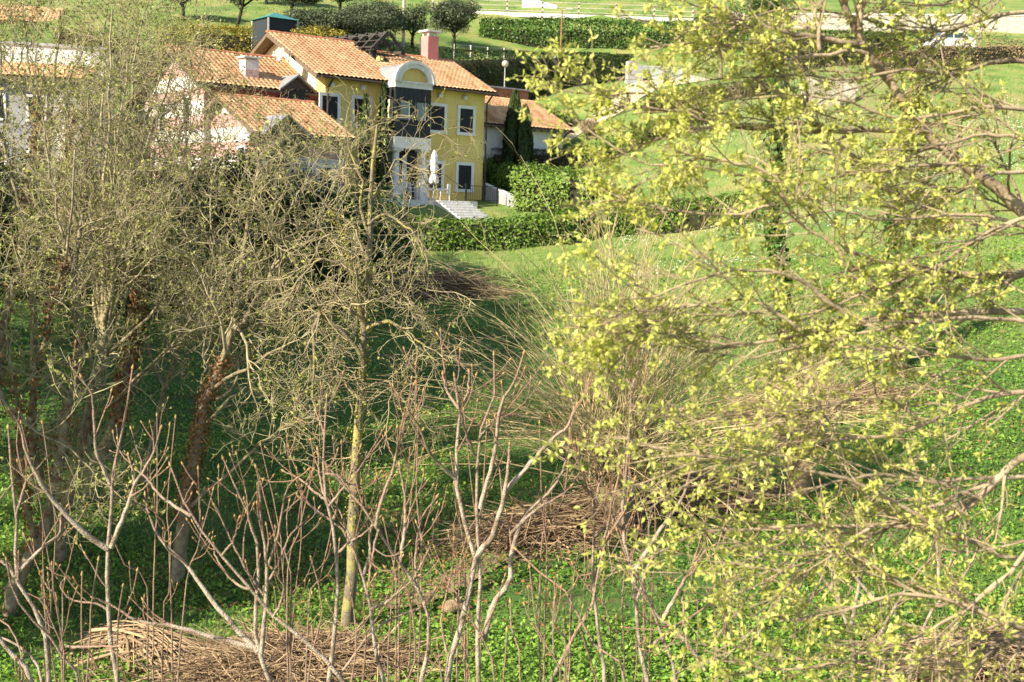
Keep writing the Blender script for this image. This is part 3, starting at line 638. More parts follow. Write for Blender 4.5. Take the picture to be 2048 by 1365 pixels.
def blob(q, lumps, n, leaf, seed, m=0, asp=.5, inner=.35, up=0.0, spread=.9):
    """leaves spread through a set of ellipsoid lumps (cx,cy,cz,rx,ry,rz), denser to the outside"""
    rng = np.random.default_rng(seed); lumps = np.array(lumps, float); w = lumps[:, 3] * lumps[:, 4] + lumps[:, 4] * lumps[:, 5]; k = rng.choice(len(lumps), n, p=w / w.sum())
    d = rdir(rng, n); r = rng.uniform(inner, 1, n) ** .5; r = r * (1 + .18 * lump(d[:, 0] * 3 + k, d[:, 1] * 3, d[:, 2] * 3, 1.6, seed))
    pos = lumps[k, :3] + d * lumps[k, 3:] * r[:, None]
    t = np.clip(.5 + .2 * rng.standard_normal(n) + .15 * np.sin(k * 2.1), 0, 1)
    leafset(q, pos, d + [0, 0, .3], rng, leaf, asp, spread, m, t, up)
def lumps_for(c, R, n, seed, r=(.35, .6)):
    rng = np.random.default_rng(seed); d = rdir(rng, n); d[:, 2] = d[:, 2] * .9 + .05; rr = rng.uniform(*r, n); mr = np.mean(R)
    cc = np.array(c) + d * np.array(R) * (rng.uniform(.35, 1.0, n) * (1 - rr * .75))[:, None]
    return np.concatenate([cc, np.stack([rr * R[0], rr * R[1], rr * R[2] * .85], 1)], 1)
def spline(pts, K):
    """resample a polyline smoothly (Catmull-Rom) to K points"""
    p = np.array(pts, float)
    if len(p) == 2: return p[0] + (p[1] - p[0]) * np.linspace(0, 1, K)[:, None]
    e = np.concatenate([[2 * p[0] - p[1]], p, [2 * p[-1] - p[-2]]]); d = np.concatenate([[0], np.cumsum(np.linalg.norm(np.diff(p, axis=0), axis=1))]); d /= d[-1]
    u = np.linspace(0, 1, K); k = np.clip(np.searchsorted(d, u, 'right') - 1, 0, len(p) - 2); f = ((u - d[k]) / np.maximum(d[k + 1] - d[k], 1e-9))[:, None]
    a, b, c, g = e[k], e[k + 1], e[k + 2], e[k + 3]
    return .5 * (2 * b + (c - a) * f + (2 * a - 5 * b + 4 * c - g) * f ** 2 + (3 * b - a - 3 * c + g) * f ** 3)
def grow(L, R, n, rng, t=(.2, 1), ang=(25, 55), length=1.0, K=5, wig=.25, bias=(0, 0, .1), rr=.6, rmax=1.0, rtip=.003, tl=.4, pull=None):
    """n children on every parent line of L (N,P,3) with radii R (N,P)"""
    N, Pn, _ = L.shape; par = np.repeat(np.arange(N), n); m = len(par)
    tt = rng.uniform(*t, m) * (Pn - 1); k = np.minimum(tt.astype(int), Pn - 2); f = (tt - k)[:, None]
    p0 = L[par, k] * (1 - f) + L[par, k + 1] * f; T = unit(L[par, k + 1] - L[par, k])
    r0 = np.minimum((R[par, k] * (1 - f[:, 0]) + R[par, k + 1] * f[:, 0]) * rr, rmax)
    per = unit(np.cross(T, rdir(rng, m))); a = np.radians(rng.uniform(*ang, m))[:, None]
    d = unit(np.cos(a) * T + np.sin(a) * per)
    ln = length * rng.uniform(.55, 1.25, m) * (1 - tl * tt / (Pn - 1)); step = (ln / (K - 1))[:, None]
    pts = [p0]; b = np.array(bias, float)
    for i in range(K - 1):
        d = unit(d + wig * rng.standard_normal((m, 3)) + b); pts.append(pts[-1] + d * step)
    C = np.stack(pts, 1); rad = r0[:, None] + (np.minimum(rtip, r0) - r0)[:, None] * np.linspace(0, 1, K)[None]
    return C, rad
def trace(lines, K=12, wob=.0, seed=0):
    """lines: list of (pixels [(u,v,Y)..], r0, r1) -> arrays (N,K,3), (N,K)"""
    rng = np.random.default_rng(seed); Ls = []; Rs = []
    for pts, r0, r1 in lines:
        p = spline([P(*a) if not isinstance(a, np.ndarray) else a for a in pts], K); p[1:-1] += rng.normal(0, wob, (K - 2, 3)); Ls.append(p); Rs.append(np.linspace(r0, r1, K))
    return np.array(Ls), np.array(Rs)
def ivy_on(q, L, R, n, rng, size, m=0, fat=1.4, t0=0, t1=1, up=0.0):
    N, Pn, _ = L.shape; k = rng.integers(0, N, n); tt = rng.uniform(t0, t1, n) * (Pn - 1.001); i = tt.astype(int); f = (tt - i)[:, None]
    c = L[k, i] * (1 - f) + L[k, i + 1] * f; T = unit(L[k, i + 1] - L[k, i]); pr = unit(np.cross(T, rdir(rng, n))); r = (R[k, i] * fat + abs(rng.normal(0, size * .7, n)))[:, None]
    leafset(q, c + pr * r, pr, rng, size, .75, .6, m, None, up)

# ------------------------------------------------------------------ hedges and shrubs
hp = lambda *a: [G(u, v, Y) for u, v, Y in a]
hedge('tall_hedge', 'tall dark clipped hedge behind the villa, its top edge lit', hp((770, 170, 79), (950, 180, 84), (1120, 185, 89.5), (1256, 186, 91)), 3, 1.6, MT['yew'], .13, 150, 1,
      topz=[P(770, 96, 79)[2], P(950, 101, 84)[2], P(1120, 105, 89.5)[2], P(1256, 110, 91)[2]], rough=.07)
hedge('ivy_bank', 'high ivy covered bank below the wooden rail fence', hp((962, 100, 100.6), (1120, 104, 100.6), (1260, 106, 100.6), (1420, 110, 100.4)), 3, 2.2, MT['ivy'], .2, 95, 2,
      topz=[P(962, 27, 100.6)[2], P(1120, 29, 100.6)[2], P(1260, 31, 100.6)[2], P(1420, 36, 100.4)[2]], sink=1.2, rough=.16, lump_k=.8, cat='ivy bank')
hedge('low_hedge', 'long glossy low hedge across the foot of the villa garden, left of the gap', hp((690, 480, 55.5), (850, 492, 56.2), (1000, 492, 57), (1110, 488, 57.6), (1182, 474, 58.3)), 1.36, 1.5, MT['laurel'], .16, 170, 3, 'low garden hedges', rough=.12)
hedge('low_hedge', 'glossy low hedge right of the gap, reaching under the leafy branches', hp((1207, 478, 58.3), (1330, 480, 58.3), (1480, 482, 58)), 1.4, 1.5, MT['laurel'], .16, 170, 4, 'low garden hedges', rough=.13)
hedge('sunlit_hedge', 'bushy bright green hedge right of the retaining wall', hp((1052, 405, 66.5), (1110, 412, 65.2), (1165, 418, 64), (1225, 420, 63.5)), 2.1, 2.4, MT['lightbush'], .18, 150, 5, rough=.22,
      topz=[P(1052, 334, 66.5)[2], P(1110, 345, 65.2)[2], P(1165, 350, 64)[2], P(1225, 372, 63.5)[2]])
hedge('brown_hedge', 'brownish clipped hedge below the white cottage', hp((985, 330, 71), (1060, 335, 72.5), (1172, 340, 74.5)), 1.3, 1.0, MT['brownhedge'], .11, 200, 6, rough=.07,
      topz=[P(985, 296, 71)[2], P(1060, 300, 72.5)[2], P(1172, 306, 74.5)[2]])
hedge('lawn_hedge', 'dark green hedge along the top of the lawn right of the cottage', hp((1178, 330, 73), (1250, 332, 74), (1330, 318, 76), (1420, 312, 77)), 1.5, 1.5, MT['laurel'], .16, 150, 7, rough=.2,
      topz=[P(1178, 290, 73)[2], P(1250, 284, 74)[2], P(1330, 278, 76)[2], P(1420, 276, 77)[2]])
hedge('path_hedge', 'flat topped thin hedge beside the path below the gate', hp((1290, 210, 80), (1420, 213, 81), (1570, 222, 82)), 1.15, 1.0, MT['brownhedge'], .12, 170, 8, rough=.07)
hedge('slope_hedge', 'yellow green scrubby hedge on the slope left of the pavilion', hp((330, 110, 76), (410, 105, 77), (500, 105, 78.5)), 1.9, 1.4, MT['yellowbush'], .16, 130, 9, rough=.3, topz=[P(330, 62, 76)[2], P(410, 48, 77)[2], P(500, 50, 78.5)[2]])
hedge('slope_hedge', 'low yellow green scrubby hedge between the pavilion and the pergola', hp((585, 85, 80), (640, 82, 80.5), (690, 88, 81)), 1, 1.1, MT['yellowbush'], .14, 130, 10, rough=.25, topz=[P(585, 60, 80)[2], P(640, 54, 80.5)[2], P(690, 64, 81)[2]])
hedge('slope_hedge', 'dark brown scrubby hedge on the slope behind the twigs at upper left', hp((120, 120, 77.5), (220, 118, 77.5), (325, 112, 77)), 2.2, 1.5, MT['brownhedge'], .17, 110, 14, rough=.35)
hedge('dark_hedge', 'dark clipped hedge in the upper right corner behind the leafy branches', hp((1590, 130, 89), (1680, 135, 90), (1800, 138, 91)), 2.5, 1.5, MT['yew'], .15, 100, 12, rough=.1, topz=[P(1590, 60, 89)[2], P(1680, 62, 90)[2], P(1800, 70, 91)[2]])
hedge('scrub_hedge', 'brown twiggy scrub along the slope below the white car', hp((1770, 150, 86), (1880, 150, 88), (2000, 150, 89), (2130, 150, 89)), 1.5, 1.6, MT['tanbush'], .14, 90, 13, rough=.4)
def shrub(name, label, base, R, m, leaf, n, seed, cat='shrub', group=None, nl=9, inner=.3, hz=None, up=0, stems=6):
    c = np.array(base, float); root = empty(name, c, 0, label, cat, group); q = Q()
    hz = R[2] * .8 if hz is None else hz
    blob(q, lumps_for((0, 0, hz), R, nl, seed), n, leaf, seed, inner=inner, up=up); q.build('foliage', m, root)
    rng = np.random.default_rng(seed); q = Q(); a = rng.uniform(0, 6.28, stems)
    Ls = np.stack([spline([(.1 * math.cos(x), .1 * math.sin(x), -.2), (.3 * R[0] * math.cos(x), .3 * R[1] * math.sin(x), hz * .6), (.6 * R[0] * math.cos(x), .6 * R[1] * math.sin(x), hz + R[2] * .4)], 6) for x in a])
    Rs = np.broadcast_to(np.linspace(.05, .012, 6) * max(.4, R[0]), Ls.shape[:2]); q.tubes(Ls, Rs, 5)
    C, r = grow(Ls, Rs, 6, rng, length=R[0] * .7, K=4); q.tubes(C, r, 3); q.build('stems', MT['core'], root)
    return root
shrub('round_bush', 'tan dry round bush on the grass by the beige path', G(1177, 250, 77), (.72, .72, .98), MT['tanbush'], .10, 3600, 21, inner=.5)
shrub('green_bush', 'dense green bush at the right end of the cottage roof', G(1098, 235, 80.5), (1.5, 1.3, 1.35), MT['laurel'], .16, 3800, 22)
shrub('green_bush', 'small pale bush beside the path, right of the dense green bush', G(1140, 225, 81), (.7, .7, .55), MT['olive'], .12, 1300, 23)
shrub('dark_bush', 'dark shaded bush between the villa corner and the sunlit hedge', G(1008, 398, 69.3), (1.35, 1.2, 1.25), MT['laurel'], .14, 5200, 24)
shrub('dark_bush', 'dark shaded bush against the right side wall of the villa', G(975, 395, 71), (1.0, 1.0, 1.3), MT['laurel'], .13, 3000, 25)
for i, (u, v, Y, rx, rz, n, lab) in enumerate([
        (-40, 640, 41.8, 3.4, 3.1, 5250, 'dark evergreen thicket at the left edge below the grey house'), (110, 640, 41.3, 3.2, 2.9, 5750, 'dark evergreen thicket behind the leftmost bare trees'),
        (240, 640, 42.3, 3.0, 3.1, 6000, 'dark evergreen thicket behind the fan of upright stems'), (350, 640, 42.8, 3.0, 3.7, 7000, 'tall dark evergreen thicket below the banded house gables'),
        (455, 640, 43.3, 3.1, 4.0, 7750, 'dense evergreen thicket below the lower banded house, taller than those beside it'), (560, 640, 43.8, 2.9, 3.9, 7750, 'evergreen thicket below the lower banded house, left of the lichen tree'),
        (660, 630, 45.3, 2.7, 3.5, 6500, 'evergreen thicket just behind the trunk of the lichen tree'), (760, 560, 49.3, 1.9, 2.6, 4500, 'dark shrub at the left end of the low hedge under the steps')]):
    shrub('evergreen_thicket', lab, G(u, v, Y), (rx, 2.2, rz), MT['evergreen'], .22, n, 30 + i, 'thicket', 'dark thickets below the houses', nl=13, inner=.4)
def cypress(base, h, r, label, seed, n, group):
    root = empty('cypress', base, 0, label, 'cypress', group); rng = np.random.default_rng(seed); q = Q()
    f = rng.random(n) ** .9; rr = r * np.clip(1.25 * (f + .12) ** .35 * (1 - f) ** .55 * 1.25, 0, 1.05); a = rng.uniform(0, 6.28, n)
    rr = rr * (1 + .18 * np.sin(a * 4 + f * 9 + seed)) * rng.uniform(.6, 1.05, n) ** .5
    pos = np.stack([rr * np.cos(a), rr * np.sin(a), .1 + f * h * .97], 1); out = np.stack([np.cos(a), np.sin(a), np.full(n, .2)], 1)
    leafset(q, pos, out, rng, .26, .32, .5, 0, None, 2.2); q.build('foliage', MT['yew'], root)
    MB().lathe([(.10, -.3), (.07, h * .5), (.012, h * .95)], (0, 0), 8).build('trunk', MT['bark'], root)
zz = G(1026, 330, 71); cypress(zz, P(1026, 186, 71)[2] - zz[2], .62, 'left and taller of the two dark cypresses in front of the white cottage', 41, 5200, 'pair of cypresses by the cottage')
zz = G(1047, 332, 70.2); cypress(zz, P(1047, 216, 70.2)[2] - zz[2], .52, 'right and shorter of the two dark cypresses in front of the white cottage', 42, 4300, 'pair of cypresses by the cottage')
zz = Hw(2.95, -1.0, -.3); cypress(zz, P(746, 166, 62)[2] - zz[2], .30, 'slim green cypress standing against the left side of the dark bay', 43, 2300, 'slim cypresses by the yellow facade')
zz = Hw(1.9, -.95, -.3); cypress(zz, P(719, 190, 61)[2] - zz[2], .30, 'slim green cypress in front of the second upper window', 44, 2100, 'slim cypresses by the yellow facade')
# olive and other trees on the hill
def hilltree(name, label, u, v, Y, R, ch, m, leaf, n, seed, group, lean=(0, 0), tr=.16, inner=.25, nl=13):
    b = G(u, v, Y); root = empty(name, b, 0, label, 'tree', group); rng = np.random.default_rng(seed); q = Q()
    top = np.array([lean[0], lean[1], ch]); t = [spline([(0, 0, -.3), top * .35 + rng.normal(0, .08, 3), top * .7], 8)]; rs = [np.linspace(tr, tr * .6, 8)]
    for i in range(4):
        a = i * 1.57 + rng.uniform(0, 1); t.append(spline([top * rng.uniform(.45, .7), top * .9 + [R[0] * .4 * math.cos(a), R[1] * .4 * math.sin(a), .2], top + [R[0] * .75 * math.cos(a), R[1] * .75 * math.sin(a), R[2] * .45]], 8)); rs.append(np.linspace(tr * .55, .02, 8))
    t = np.array(t); rs = np.array(rs); q.tubes(t, rs, 7); C, r = grow(t, rs, 6, rng, (.4, 1), length=R[0] * .7, K=5, rmax=.04); q.tubes(C, r, 3)
    q.build('trunk', MT['core'] if m is MT['olive'] else MT['bark'], root); q = Q()
    blob(q, lumps_for(top + [0, 0, R[2] * .25], R, nl + 6, seed, (.22, .48)), n, leaf, seed, inner=inner, asp=.3); q.build('crown', m, root)
og = 'olive trees on the slope behind the villa'
for i, a in enumerate([('olive tree with a leaning dark trunk left of the pavilion, top of the slope', 468, 40, 86, (2.6, 2.2, 1.7), 2.8, (.9, .2)), ('olive tree at the top edge above the scrubby hedge, left of the leaning trunk', 365, 22, 87, (2.4, 2.0, 1.5), 2.0, (0, 0)),
        ('dark olive tree on the slope just right of the pavilion', 646, 52, 86, (3.0, 2.4, 1.9), 2.0, (.1, 0)), ('dark olive tree above the pergola, near the wooden pole', 716, 58, 87, (3.1, 2.4, 2.0), 2.1, (0, 0)),
        ('olive tree at the top edge of the view above the pergola', 585, 18, 96, (3.0, 2.4, 1.9), 1.6, (.2, 0)), ('broad dark olive tree at the top edge, left of the wooden pole', 752, 48, 89, (2.6, 2.2, 1.8), 2.0, (0, 0)), ('dark olive tree at the top edge straight above the dark pavilion', 535, 8, 100, (3.0, 2.4, 2.0), 1.6, (0, 0)), ('dark olive tree at the top edge above the pergola gable', 680, 12, 99, (3.2, 2.4, 2.0), 1.6, (0, 0)), ('pale thin olive tree beside the wooden pole', 826, 88, 91, (1.6, 1.4, 1.5), 1.9, (0, 0)),
        ('rounded grey green olive tree behind the pink chimney', 909, 96, 94, (3.0, 2.3, 1.9), 2.3, (0, 0))]):
    hilltree('olive_tree', a[0], a[1], a[2], a[3], a[4], a[5], MT['olive'], (.2), 11000 if i != 8 else 3200, 80 + i, og, a[6])
for i, a in enumerate([('dark evergreen tree behind the leafy branches, just right of the gate', 1440, 190, 88, (2.8, 2, 2.6), 2.6), ('dark evergreen tree in the upper right, left of the stone wall', 1525, 150, 95, (2.6, 2, 2.6), 3.0)]):
    hilltree('dark_tree', a[0], a[1], a[2], a[3], a[4], a[5], MT['evergreen'], .24, 3600, 60 + i, 'dark trees behind the leafy branches', tr=.2)
shrub('gold_shrub', 'yellow flowering shrub among the white flowers on the right lawn', G(1880, 462, 52), (.9, .9, .6), MT['yellowbush'], .1, 1500, 66)
# ------------------------------------------------------------------ hill furniture
def post_lamp():
    b = G(1008, 200, 82); zt = P(1012, 128, 82)[2]; r = empty('garden_lamp', b, 0, 'globe lamp on a slim pale post in front of the tall dark hedge', 'lamp post')
    h = zt - b[2]; MB().lathe([(.06, -.3), (.05, .4), (.035, h - .24), (.09, h - .22), (.09, h - .19)], (0, 0), 12).build('post', MT['metal'], r)
    g = mat('globe_glass', (.62, .60, .52), None, rough=.15, transl=.5, spec=.6); MB().ball((0, 0, h), .24, 18).build('globe', g, r, smooth=True)
post_lamp()
b = G(1121, 108, 97.5); zt = P(1126, 20, 97.5)[2]; h = zt - b[2]; r = empty('street_lamp', b, 0, 'rusty thin street lamp standing before the ivy bank', 'street lamp')
MB().lathe([(.075, -.3), (.065, h * .5), (.045, h)], (0, 0), 10).build('pole', MT['rust'], r)
MB().bar((0, 0, h - .03), (.55, -.1, h + .06), .05, n=8).build('arm', MT['metal'], r)
MB().prism([(-.09, -.03), (.09, -.03), (.06, .06), (-.06, .06)], 'x', .35, .85).build('lamp_head', MT['metal'], r).location = (0, -.1, h + .06)
b = G(806, 98, 91); zt = P(808, -6, 91)[2]; h = zt - b[2]; r = empty('utility_pole', b, 0, 'grey utility pole on the slope between two olive trees', 'pole')
MB().lathe([(.13, -.3), (.10, h), (.09, h + 3)], (0, 0), 12).build('shaft', MT['fence'], r); MB().box(-.5, .5, -.05, .05, h + 2.3, h + 2.4).build('crossarm', MT['wood'], r)
# wooden rail fence on its kerb
fr = empty('rail_fence', G(1150, 26, 105), 0, 'weathered wooden rail fence along the road above the ivy bank', 'fence'); inv = np.array(fr.location)
us = [865, 943, 1014, 1085, 1157, 1232, 1308, 1385]; bs = [P(u, 22 + (u - 1000) * .035, 104.5) for u in us]
for p in bs: p = p - inv; MB().box(p[0] - .08, p[0] + .08, p[1] - .07, p[1] + .07, p[2] - .9, p[2] + .95).build('post', MT['fence'], fr)
for k, (z, hh) in enumerate(((.05, .10), (.45, .12), (.85, .12))):
    b = MB()
    for p, w in zip(bs[:-1], bs[1:]): p = p - inv; w = w - inv; b.bar(p + [-.05, -.12, z], w + [.05, -.12, z], hh, .05)
    b.build('rail', MT['fence'], fr)
def ribbon(name, cl, w, m, label, cat, dz=.02, kind='structure', K=60):
    c = spline([G(*a) for a in cl], K); d = unit(np.gradient(c, axis=0) * [1, 1, 0]); n = np.cross(d, [0, 0, 1.0]); ww = np.interp(np.linspace(0, 1, K), np.linspace(0, 1, len(w)), w)
    off = np.linspace(-.5, .5, 7); V_ = c[:, None] + n[:, None] * (off[None, :, None] * ww[:, None, None]); V_[:, :, 2] = terr(V_[:, :, 0], V_[:, :, 1]) + dz
    q = Q(); idx = np.arange(K * 7).reshape(K, 7); q.add(V_, np.stack([idx[:-1, :-1], idx[:-1, 1:], idx[1:, 1:], idx[1:, :-1]], -1)); return tag(q.build(name, m, smooth=True), label, cat, kind=kind)
ribbon('path', [(1120, 226, 78.5), (1185, 214, 80), (1225, 204, 82), (1265, 192, 85), (1300, 185, 87.5), (1400, 182, 89)], [1.6, 2.2, 2.6, 3.0, 3.0], MT['path'], 'beige gravel path curving down from the gate', 'path', .05)
ribbon('road', [(1430, 34, 108), (1500, 40, 108), (1600, 46, 108), (1800, 56, 108.5), (2100, 62, 109)], [4, 4, 4, 4], MT['path'], 'pale road along the stone wall', 'road', .08)
o = P(1048, 22, 108); w_ = MB().prism([(-.2, -1), (3.0, -1), (3.0, .55), (1.2, .95), (-.2, .95)], 'y', -.15, .15).build('low_wall', MT['white']); w_.location = tuple(o); w_['label'] = 'short white garden wall behind the rail fence'; w_['category'] = 'wall'
MB().bar((-.22, 0, .98), (1.2, 0, .98), .36, .06).build('coping', MT['stone'], w_)
kb = MB()
for p, w in zip(bs[:-1], bs[1:]): kb.bar(p + [0, .1, -.28], w + [0, .1, -.28], .3, .38)
tag(kb.build('kerb', MT['stone']), 'pale stone kerb under the rail fence', 'kerb', kind='structure')
# gate and its block
p = G(1267, 184, 89); zt = P(1267, 124, 89)[2]; gb = empty('gate_pillar', p, .25, 'grey concrete gate pillar with a sloping top at the end of the tall hedge', 'gate pillar')
hh = zt - p[2]; MB().prism([(-.62, -.4), (.62, -.4), (.62, hh - .35), (-.1, hh), (-.62, hh)], 'y', -.3, .3).build('block', MT['concrete'], gb)
b = MB()
for z in np.arange(.5, hh - .5, .55): b.box(-.625, .625, -.304, -.300, z, z + .025)
b.build('joint', MT['net'], gb); MB().box(-.66, .66, -.34, .34, -.42, .1).build('footing', MT['concrete'], gb)
p = G(1322, 184, 89.5); r = empty('gate', p, .05, 'grey green solid sheet gate at the top of the beige path', 'gate'); hh = P(1322, 136, 89.5)[2] - p[2]
MB().box(-1.45, 1.45, -.03, .03, .1, hh).build('panel', MT['gate'], r)
b = MB().box(-1.5, 1.5, -.05, .05, hh + .001, hh + .08).box(-1.5, 1.5, -.05, .05, .02, .098).box(-1.55, -1.452, -.05, .05, 0, hh).box(1.452, 1.55, -.05, .05, 0, hh).box(-.03, .03, -.045, -.031, .1, hh)
b.build('frame', MT['metal'], r)
# wire fence with short white posts above the tall hedge
wf = empty('wire_fence', G(900, 100, 91), 0, 'wire fence on thin pale posts along the slope above the tall hedge', 'fence'); inv = np.array(wf.location); pp = []
for i, u in enumerate([700, 745, 790, 840, 874, 908, 941, 975, 1008, 1060, 1110]):
    p = G(u, 100, 89 + i * .6); pp.append(p - inv); p = pp[-1]; MB().box(p[0] - .04, p[0] + .04, p[1] - .04, p[1] + .04, p[2] - .3, p[2] + 1.15).build('post', MT['stone'], wf)
b = MB()
for z in (.4, .75, 1.1):
    for p, w in zip(pp[:-1], pp[1:]): b.bar(p + [0, 0, z], w + [0, 0, z], .012)
b.build('wire', MT['metal'], wf)
# pale stone wall, bricks, car in the upper right
o = P(1560, 64, 106); zg = tz(o[0], o[1]); w2 = P(2120, 72, 106); r = empty('stone_wall', (o[0], o[1], zg), 0, 'long pale stone wall along the road in the upper right', 'wall')
q = Q(); L = w2[0] - o[0]; zt = P(1560, 30, 106)[2] - zg; z2 = P(2120, 34, 106)[2] - zg
MB().add([(0, -.25, -1.5), (L, -.25, -1.5), (L, .25, -1.5), (0, .25, -1.5), (0, -.25, zt), (L, -.25, z2), (L, .25, z2), (0, .25, zt)], [(3, 2, 1, 0), (4, 5, 6, 7), (0, 1, 5, 4), (1, 2, 6, 5), (2, 3, 7, 6), (3, 0, 4, 7)]).build('masonry', MT['rubble'], r)
MB().bar((-.05, 0, zt + .06), (L + .05, 0, z2 + .06), .6, .12).build('coping', MT['stone'], r)
p = G(1655, 205, 77); r = empty('retaining_wall', p, .15, 'crumbling pale retaining wall behind the leafy branches', 'wall'); hh = 2.1
rng = np.random.default_rng(3); b = MB()
for k in range(int(hh / .34)):
    x = -1.6 - rng.uniform(0, .3)
    while x < 1.7:
        wd = rng.uniform(.3, .65); b.box(x, x + wd - .03, -.25 - rng.uniform(0, .06) + k * .02, .3, -.3 + k * .34, -.3 + k * .34 + .325); x += wd
b.build('stones', MT['rubble'], r)
p = G(1747, 146, 88.5); r = empty('brick_pallet', p, .2, 'small stack of orange bricks on a pallet behind the leafy branches', 'bricks')
b = MB(); rng = np.random.default_rng(4)
for k in range(6):
    for i in range(5): b.box(-.58 + i * .24, -.58 + i * .24 + .225, -.35 - rng.uniform(0, .03), .35, .14 + k * .125, .14 + k * .125 + .115)
b.build('bricks', MT['brick'], r); b = MB()
for x in (-.55, -.05, .45): b.box(x, x + .1, -.4, .4, -.1, .10)
b.box(-.6, .6, -.4, .4, .101, .135).build('pallet', MT['wood'], r)
p = G(1890, 120, 94); cr = empty('parked_car', p, .1, 'white parked car seen through leaves in the upper right', 'car')
prof = [(-2.05, .35), (-2.1, .75), (-1.9, .95), (-1.15, 1.02), (-.55, 1.48), (.9, 1.52), (1.65, 1.1), (2.0, 1.0), (2.1, .6), (2.05, .35)]
MB().prism(prof, 'y', -.85, .85).build('body', MT['carwhite'], cr, bevel=.06)
MB().prism([(-1.02, 1.02), (-.48, 1.42), (.12, 1.44), (.12, 1.02)], 'y', -.862, -.852).build('side_window', MT['carglass'], cr); g = MB().prism([(.2, 1.02), (.2, 1.44), (.85, 1.44), (1.4, 1.05)], 'y', -.862, -.852); MB().prism([(-1.02, 1.02), (-.48, 1.42), (.85, 1.44), (1.4, 1.05)], 'y', .852, .862).build('side_window', MT['carglass'], cr)
g.build('side_window', MT['carglass'], cr); g = MB().add([(-1.16, -.72, 1.05), (-1.16, .72, 1.05), (-.60, .66, 1.47), (-.60, -.66, 1.47)], [(0, 1, 2, 3)]); o = g.build('windscreen', MT['carglass'], cr); o.modifiers.new('t', 'SOLIDIFY').thickness = .02
for x in (-1.35, 1.3):
    for y in (-.86, .86):
        w = MB(); n = 20; w.prism([(x + .33 * math.cos(2 * math.pi * i / n), .33 + .33 * math.sin(2 * math.pi * i / n)) for i in range(n)], 'y', y - .1, y + .1); w = w.build('wheel', MT['tyre'], cr, bevel=.02)
        MB().prism([(x + .2 * math.cos(2 * math.pi * i / n), .33 + .2 * math.sin(2 * math.pi * i / n)) for i in range(n)], 'y', y - .115, y + .115).build('rim', MT['metal'], w)
for y in (-.6, .6): MB().box(-2.11, -2.04, y - .18, y + .18, .68, .82).build('headlight', MT['glass'], cr)
# ------------------------------------------------------------------ ground cover: only where it can be seen
def scatter(rng, n, y0, y1, pw=1.0, umin=-380, umax=2430):
    Y = (y0 ** (1 - pw) + rng.random(n) * (y1 ** (1 - pw) - y0 ** (1 - pw))) ** (1 / (1 - pw)) if pw != 1 else y0 * (y1 / y0) ** rng.random(n)
    X = (rng.uniform(umin, umax, n) - 1024) / FPX * Y; return X, Y
def pxy(X, Y, Z):
    p = np.stack([X, Y, Z], 1); w = p @ _f; return 1024 + FPX * (p @ _r) / w, 682.5 - FPX * (p @ _u) / w
rng = np.random.default_rng(100)
X, Y = scatter(rng, 255000, 13.5, 52, 1.35); a = lump(X, Y, 0, .9, 5); b2 = lump(X, Y, 0, 3.0, 6)
u, v = pxy(X, Y, np.full(len(X), -6.0))
keep = (a + .7 * b2 + .7 * rng.standard_normal(len(X)) > -.55) ; X, Y, a, b2 = X[keep], Y[keep], a[keep], b2[keep]
Z = terr(X, Y) + np.abs(rng.normal(.06, .05, len(X))) + .05 * np.maximum(b2, 0); q = Q()
sz = np.interp(Y, [14, 30, 52], [.075, .10, .14])
N = unit(np.array([0, 0, 1.0]) + .55 * rng.standard_normal((len(X), 3))); ax = unit(np.cross(N, rdir(rng, len(X))))
q.leaves(np.stack([X, Y, Z], 1), ax, N, sz * rng.uniform(.4, 1.45, len(X)), sz * rng.uniform(.3, .85, len(X)), 0, np.clip(.45 + .2 * rng.standard_normal(len(X)) + .22 * a, 0, 1))
tag(q.build('ground_cover', MT['leafcover']), 'low leafy green ground cover over the valley floor', 'ground cover', kind='stuff')
def blades(name, label, n, y0, y1, pw, h, m, seed, mask=None, wd=.012, um=(-380, 2430), lean=.35):
    rng = np.random.default_rng(seed); X, Y = scatter(rng, n, y0, y1, pw, *um)
    if mask is not None: k = mask(X, Y, rng); X, Y = X[k], Y[k]
    n = len(X); d = unit(np.stack([rng.normal(0, lean, n), rng.normal(0, lean, n), np.ones(n)], 1)); Z = terr(X, Y) - .02; q = Q()
    hh = h(X, Y) * rng.uniform(.5, 1.3, n); N = unit(np.cross(d, rdir(rng, n)))
    q.leaves(np.stack([X, Y, Z], 1), d, N, hh, wd * Y / 20 * rng.uniform(.7, 1.4, n), 0, np.clip(.5 + .2 * rng.standard_normal(n) + .25 * lump(X, Y, 0, .5, seed), 0, 1))
    return tag(q.build(name, m), label, 'grass', kind='stuff')
blades('meadow_grass', 'meadow grass over the slopes', 160000, 16, 115, 1.25, lambda X, Y: np.where((Y > 50) & (Y < 58), .34, np.where(Y < 30, .16, .17)), MT['grass'], 7,
       lambda X, Y, r: ~((np.abs((X - HL[0]) * EX[0] + (Y - HL[1]) * EX[1] - 5) < 6) & (((X - HL[0]) * NX[0] + (Y - HL[1]) * NX[1]) > -2.1) & (((X - HL[0]) * NX[0] + (Y - HL[1]) * NX[1]) < 10)) & (lump(X, Y, 0, .35, 9) + .8 * r.standard_normal(len(X)) > np.where((Y < 42) & (X < np.where(Y < 24, .5, 3)), .45, -.6)))
rng = np.random.default_rng(31); X, Y = scatter(rng, 26000, 13.5, 50, 1.4); k = lump(X, Y, 0, .6, 33) + .6 * rng.standard_normal(len(X)) > .55; X, Y = X[k], Y[k]; q = Q()
leafset(q, np.stack([X, Y, terr(X, Y) + .09], 1), np.tile([0, -.2, 1.0], (len(X), 1)), rng, .085, .6, .6); tag(q.build('leaf_litter', MT['dead']), 'brown dead leaves lying in patches on the valley floor', 'leaf litter', kind='stuff')
